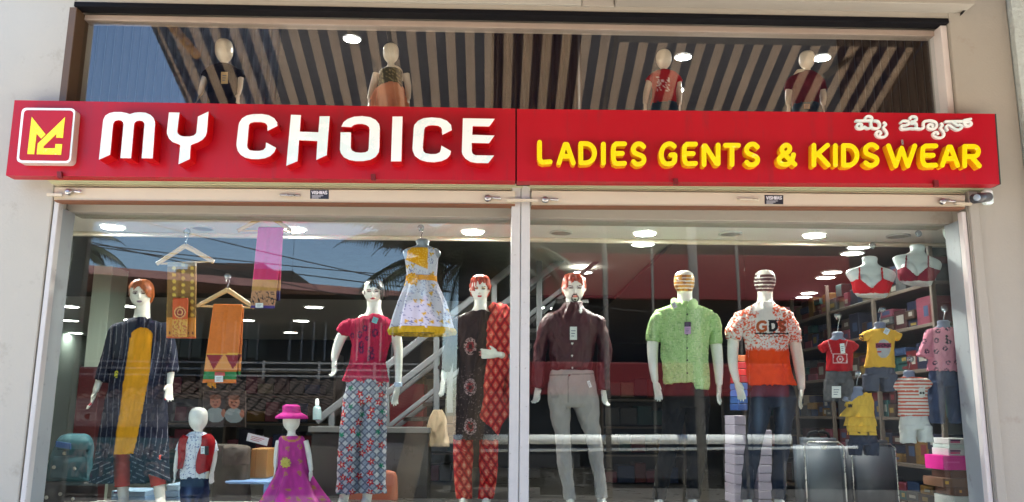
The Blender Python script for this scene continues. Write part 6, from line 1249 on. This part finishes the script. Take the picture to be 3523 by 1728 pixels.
# suitcases
def suitcase(x0, x1, y0, y1, Y, c, label):
    P, Q = at(x0, y1, Y), at(x1, y0, Y); t = thing('suitcase', ((P.x+Q.x)/2, Y+.12, P.z), label, 'suitcase')
    v, f = bxg(P.x, Q.x, Y, Y+.24, P.z, Q.z, .06, 0, 4); mo('shell', v, f, mat('case_%d%d%d' % c, rgb(*c), .45, var=.1, scale=14, bump=.3, bscale=200), t, True)
    e = .012; lp = [Vector(q) for q in ((P.x+.03, Y-.002, P.z+.05), (P.x+.03, Y-.002, Q.z-.06), (P.x+.07, Y-.002, Q.z-.03), (Q.x-.07, Y-.002, Q.z-.03), (Q.x-.03, Y-.002, Q.z-.06), (Q.x-.03, Y-.002, P.z+.05), (Q.x-.07, Y-.002, P.z+.03), (P.x+.07, Y-.002, P.z+.03), (P.x+.03, Y-.002, P.z+.05))]
    v, f = tube([tuple(q) for q in lp], [.006]*9, [.006]*9, 6); mo('zip', v, f, steel, t, True)
    m = (P.x+Q.x)/2; v, f = tube(catmull([(m-.09, Y+.1, Q.z-.005), (m-.07, Y+.1, Q.z+.04), (m+.07, Y+.1, Q.z+.04), (m+.09, Y+.1, Q.z-.005)], 14), [.012]*14, [.012]*14, 8); mo('handle', v, f, blackm, t, True)
    box('emblem', m-.02, m+.02, Y-.006, Y-.001, Q.z-.09, Q.z-.06, steel, t, 0)
suitcase(2766, 2912, 1508, 1760, .98, (74, 82, 92), 'dark blue grey suitcase right of the orange t-shirt mannequin'); suitcase(2930, 3090, 1516, 1760, 1.05, (66, 70, 80), 'grey suitcase under the yellow ruffled outfit')
# left corner bags and boxes
jbox(382, 500, 1690, 1708, .98, .3, (150, 180, 206), 'light blue shoe box left of the white shins, top of its stack', pr[:1]); jbox(380, 500, 1709, 1740, .98, .3, (126, 162, 200), 'light blue shoe box left of the white shins, lower in its stack')
for k, y in enumerate((1668, 1690, 1712, 1734)): jbox(566 if k else 572, 616, y, y+20, 1.0, .3, [(160, 186, 210), (140, 172, 204), (120, 156, 196), (104, 144, 190)][k], 'blue shoe box beside the child in the waistcoat, %s of four' % ('topmost', 'second', 'third', 'lowest')[k])
def bag(name, label, rows, Y0, c, details=()):
    t = thing(name, at(rows[0][0], rows[-1][1], Y0), label, 'bag')
    v, f = loft(rows, Y0, 40, 5, wr(.01, 3, 5, 3), expo=3.2); mo('body', v, f, mat('fabric_%d%d%d' % c, rgb(*c), .7, var=.2, scale=12, bump=.4, bscale=160), t, True)
    for d in details: d(t)
    return t
def strap(x0, y0, x1, y1, c, Y): return lambda t: quad('strap', [(x0, y0), (x1, y0+8), (x1, y1), (x0, y1-8)], Y, Y+.015, mat('strap_%d%d%d' % c, rgb(*c), .6), t)
def buckle(x, y, Y): return lambda t: mo('buckle', *lathe_y(at(x, y, Y), [(0, .014), (-.006, .014), (-.008, .008)], 12), steel, t)
def pocket(rows, Y, c): return lambda t: mo('pocket', *loft(rows, Y, 28, 5, wr(.005), expo=2.6), mat('fabric_%d%d%d' % c, rgb(*c), .7, var=.2, scale=12), t, True)
bag('backpack', 'teal backpack with blue strap in the lower left corner', [T(1492, 238, 290, 14), T(1500, 214, 304, 24), T(1530, 196, 314, 36), T(1580, 178, 314, 42), T(1655, 162, 308, 44)], .98, (40, 84, 94), [pocket([T(1570, 186, 296, 12, -.1), T(1590, 180, 298, 22, -.11), T(1645, 172, 296, 24, -.11)], .98, (34, 72, 82)), pocket([T(1496, 226, 300, 12, -.05), T(1515, 206, 308, 22, -.07), T(1548, 198, 308, 20, -.08)], .98, (48, 96, 106)), strap(192, 1518, 242, 1546, (44, 92, 160), .84), buckle(186, 1608, .82), buckle(258, 1612, .82), buckle(222, 1560, .84)])
bag('leather_bag', 'dark brown leather bag below the teal backpack', [T(1656, 148, 318, 30), T(1664, 140, 326, 38), T(1700, 132, 330, 42), T(1770, 126, 332, 44)], .9, (44, 34, 32), [buckle(208, 1700, .78), buckle(160, 1712, .78), buckle(252, 1716, .78)])
bag('handbag', 'small brown pouch on the beige trolley bag', [T(1532, 775, 848, 12), T(1538, 768, 858, 20), T(1565, 766, 860, 24), T(1600, 770, 856, 22)], .95, (86, 74, 66)); 
bag('trolley_bag', 'beige brown trolley bag behind the child in the waistcoat', [T(1528, 745, 800, 20), T(1536, 738, 850, 30), T(1620, 735, 858, 36), T(1760, 735, 860, 36)], 1.1, (70, 62, 54))
jbox(858, 922, 1545, 1645, 1.15, .3, (168, 122, 72), 'brown cardboard carton beside the girl in the pink hat', [(.3, .36, .0, 1.0, (150, 106, 60))])
P = at(850, 1660, 1.05); t = thing('stool', (P.x, 1.1, P.z-.3), 'pale blue plastic stool under the cardboard carton', 'stool'); Q = at(925, 1650, 1.0); box('seat', at(772, 1650, 1.0).x, Q.x, 1.0, 1.45, P.z-.01, P.z+.02, mat('pale_blue_plastic', rgb(130, 164, 210), .35), t, .012)
for dx in (.02, .3): box('leg', at(772, 1650, 1.0).x+dx, at(772, 1650, 1.0).x+dx+.04, 1.05, 1.1, FLOOR, P.z-.011, MATS['pale_blue_plastic'], t)
tc_ = thing('paper_sign', at(880, 1525, .9), 'tilted white paper sign with red scribble above the cardboard carton', 'paper'); tagcard(tc_, 886, 1512, 74, 28, .9, rgb(228, 226, 226), 'paper', rgb(200, 60, 60), .25)
# baby poster
bp_ = thing('poster', at(770, 1440, 1.6), 'picture panel of two babies in white beside the saree hangers', 'poster'); quad('panel', [(700, 1345), (845, 1345), (845, 1470), (700, 1470)], 1.6, 1.62, mat('dark_panel', (.05, .035, .03), .6), bp_)
gx, gy = np.meshgrid(np.linspace(702, 843, 72), np.linspace(1347, 1468, 62)); V = [tuple(at(x, y, 1.597)) for x, y in zip(gx.ravel(), gy.ravel())]; X, Y = gx.ravel(), gy.ravel()
C = cc(len(X), rgb(40, 30, 28))*(.6 + .8*vnoise(X*.06, Y*.06, 3))[:, None]
for x, y in ((741, 1382), (805, 1384)):
    C = blend(C, np.hypot((X-x)/32, (Y-y-46)/26) < 1, rgb(128, 142, 148)); C = blend(C, np.hypot((X-x)/19, (Y-y)/23) < 1, rgb(150, 96, 76)); C = blend(C, np.hypot((X-x)/20, (Y-y+16)/9) < 1, rgb(96, 60, 46))
    for dx in (-7, 7): C = blend(C, np.hypot((X-x-dx)/3, (Y-y-1)/2) < 1, rgb(40, 24, 22))
    C = blend(C, np.hypot((X-x)/6, (Y-y-12)/3) < 1, rgb(110, 40, 40)); C = blend(C, np.hypot((X-x-28)/8, (Y-y-40)/14) < 1, rgb(150, 96, 76))
C *= .45
mo('picture', V, [(j*72+i, j*72+i+1, (j+1)*72+i+1, (j+1)*72+i) for j in range(61) for i in range(71)], clothm, bp_, False, C)
# chair, sanitiser, paper bag
ch = thing('chair', at(1315, 1760, 1.5), 'orange brown moulded chair behind the checked trousers', 'chair')
v, f = loft([T(1618, 1215, 1340, 10), T(1624, 1205, 1360, 14), T(1660, 1200, 1368, 16), T(1760, 1200, 1368, 18)], 1.5, 32, 5, expo=3.5); mo('backrest', v, f, mat('orange_brown_plastic', rgb(150, 84, 60), .4), ch, True)
for x in (1225, 1345): bar(ch, 'leg', [(x, 1750), (x, 1850), (x, 1950)], 1.55, .02, steel)
sb = thing('sanitiser_bottle', at(1090, 1445, 1.5), 'clear pump bottle of sanitiser left of the checked trousers', 'bottle')
v, f = loft([T(1396, 1085, 1097, 6), T(1402, 1078, 1104, 13), T(1445, 1076, 1106, 15)], 1.5, 24, 4); mo('bottle', v, f, mat('cloudy_bottle', rgb(150, 176, 180), .2), sb, True)
v, f = loft([T(1372, 1087, 1095, 3), T(1380, 1084, 1098, 6), T(1396, 1084, 1098, 6)], 1.5, 16, 3); mo('pump', v, f, whitef, sb, True)
bag('paper_bag', 'brown paper carrier bag hanging by the stair post', [T(1410, 1490, 1520, 8), T(1440, 1474, 1535, 14), T(1500, 1466, 1542, 18), T(1538, 1462, 1545, 18)], 1.9, (150, 130, 104))
P = at(1030, 1468, 1.7); t = thing('counter', (P.x+.2, 1.9, FLOOR), 'dark sales counter with pale edge behind the girl in the hat', 'counter'); box('worktop', at(1060, 1460, 1.7).x, at(1480, 1460, 1.7).x, 1.7, 2.2, P.z-.05, P.z, mat('pale_worktop', rgb(84, 84, 84), .4), t); box('front', at(1070, 1460, 1.7).x, at(1475, 1460, 1.7).x, 1.75, 2.15, FLOOR, P.z-.051, pm, t)
# pillar, cabinet
P, Q = at(385, 960, 3.0), at(290, 1300, 3.0); tag(box('pillar', at(300, 1150, 3.0).x, at(365, 1150, 3.0).x, 3.0, 3.4, FLOOR, CEIL-.002, mat('pale_green_pillar', rgb(190, 206, 192), .8)), 'pale green pillar standing inside behind the kurta mannequin', 'pillar')
tag(box('cabinet', at(270, 1300, 2.6).x, at(345, 1300, 2.6).x, 2.6, 2.95, FLOOR, at(300, 1262, 2.6).z, mat('maroon_cabinet', rgb(70, 22, 26), .5)), 'maroon cabinet in front of the pale green pillar', 'cabinet')
tag(box('folded_stock', at(1190, 1500, 3.6).x, at(1440, 1500, 3.6).x, 4.2, 4.7, FLOOR, at(1300, 1320, 4.2).z, mat('red_cover', rgb(120, 24, 32), .7, var=.2)), 'large red covered bale behind the stair rails', 'bale')
# back racks
for i, (x0, x1, z1, c, lb) in enumerate([(-6.5, -4.8, 2.0, (60, 62, 70), 'grey back rack at the far left of the shop'), (-4.4, -2.6, 2.2, (88, 70, 60), 'brown back rack left of the stairs'), (-1.9, -.4, 2.3, (40, 40, 52), 'navy back rack behind the stairs'), (1.8, 3.2, 2.1, (96, 34, 40), 'red back rack right of the stairs')]):
    rk = thing('garment_rack', ((x0+x1)/2, 8.5, FLOOR), lb, 'rack')
    for z in (.9, 1.35, 1.8, 2.2):
        if z <= z1 + .01: box('shelf_board', x0, x1, 8.2, 8.8, z-.03, z, shw, rk)
    for x in (x0, x1-.04): box('upright', x, x+.04, 8.19, 8.81, FLOOR, z1+.3, shw, rk)
    random.seed(i)
    for z in (.45, .93, 1.38, 1.83):
        if z < z1:
            x = x0 + .06
            while x < x1 - .3:
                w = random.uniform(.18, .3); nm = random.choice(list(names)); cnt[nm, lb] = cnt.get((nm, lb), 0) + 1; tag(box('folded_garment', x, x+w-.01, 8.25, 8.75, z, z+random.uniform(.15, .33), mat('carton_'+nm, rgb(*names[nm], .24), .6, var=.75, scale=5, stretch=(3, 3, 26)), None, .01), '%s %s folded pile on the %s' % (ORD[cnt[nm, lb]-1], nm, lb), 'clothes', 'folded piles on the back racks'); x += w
# white stacked boxes behind the orange t-shirt man's jeans
for k in range(9): jbox(2528, 2565, 1430+k*34, 1430+k*34+32, 1.15, .3, (158, 150, 168), 'lilac white shoe box left of the jeans, number %s of the column from the top' % ('one', 'two', 'three', 'four', 'five', 'six', 'seven', 'eight', 'nine')[k])
for k in range(9): jbox(2612, 2655, 1480+k*30, 1480+k*30+28, 1.15, .3, (162, 154, 172), 'lilac white shoe box between the jeans legs, number %s of the column from the top' % ('one', 'two', 'three', 'four', 'five', 'six', 'seven', 'eight', 'nine')[k])
for k, c in enumerate([(180, 100, 60), (170, 30, 40), (200, 40, 40), (150, 30, 36), (40, 90, 150), (50, 100, 170), (44, 80, 140), (40, 70, 130)]): jbox(2540, 2572, 1222+k*24, 1222+k*24+22, 1.3, .25, c, '%s packet in the column beside the orange t-shirt' % ('topmost orange', 'second red', 'third red', 'fourth dark red', 'fifth blue', 'sixth blue', 'seventh blue', 'lowest blue')[k])
# dome camera inside, cable run
dc = thing('dome_camera', at(3262, 800, .5), 'white dome security camera inside at the upper right corner', 'security camera'); v, f = loft([T(790, 3244, 3280, 17), T(806, 3246, 3278, 16), T(820, 3252, 3272, 10), T(827, 3258, 3266, 4)], .5, 24, 3); mo('dome', v, f, whitef, dc, True)
P = at(3262, 790, .5); box('mount', P.x-.02, P.x+.02, .48, .52, P.z, CEIL-.001, whitef, dc)
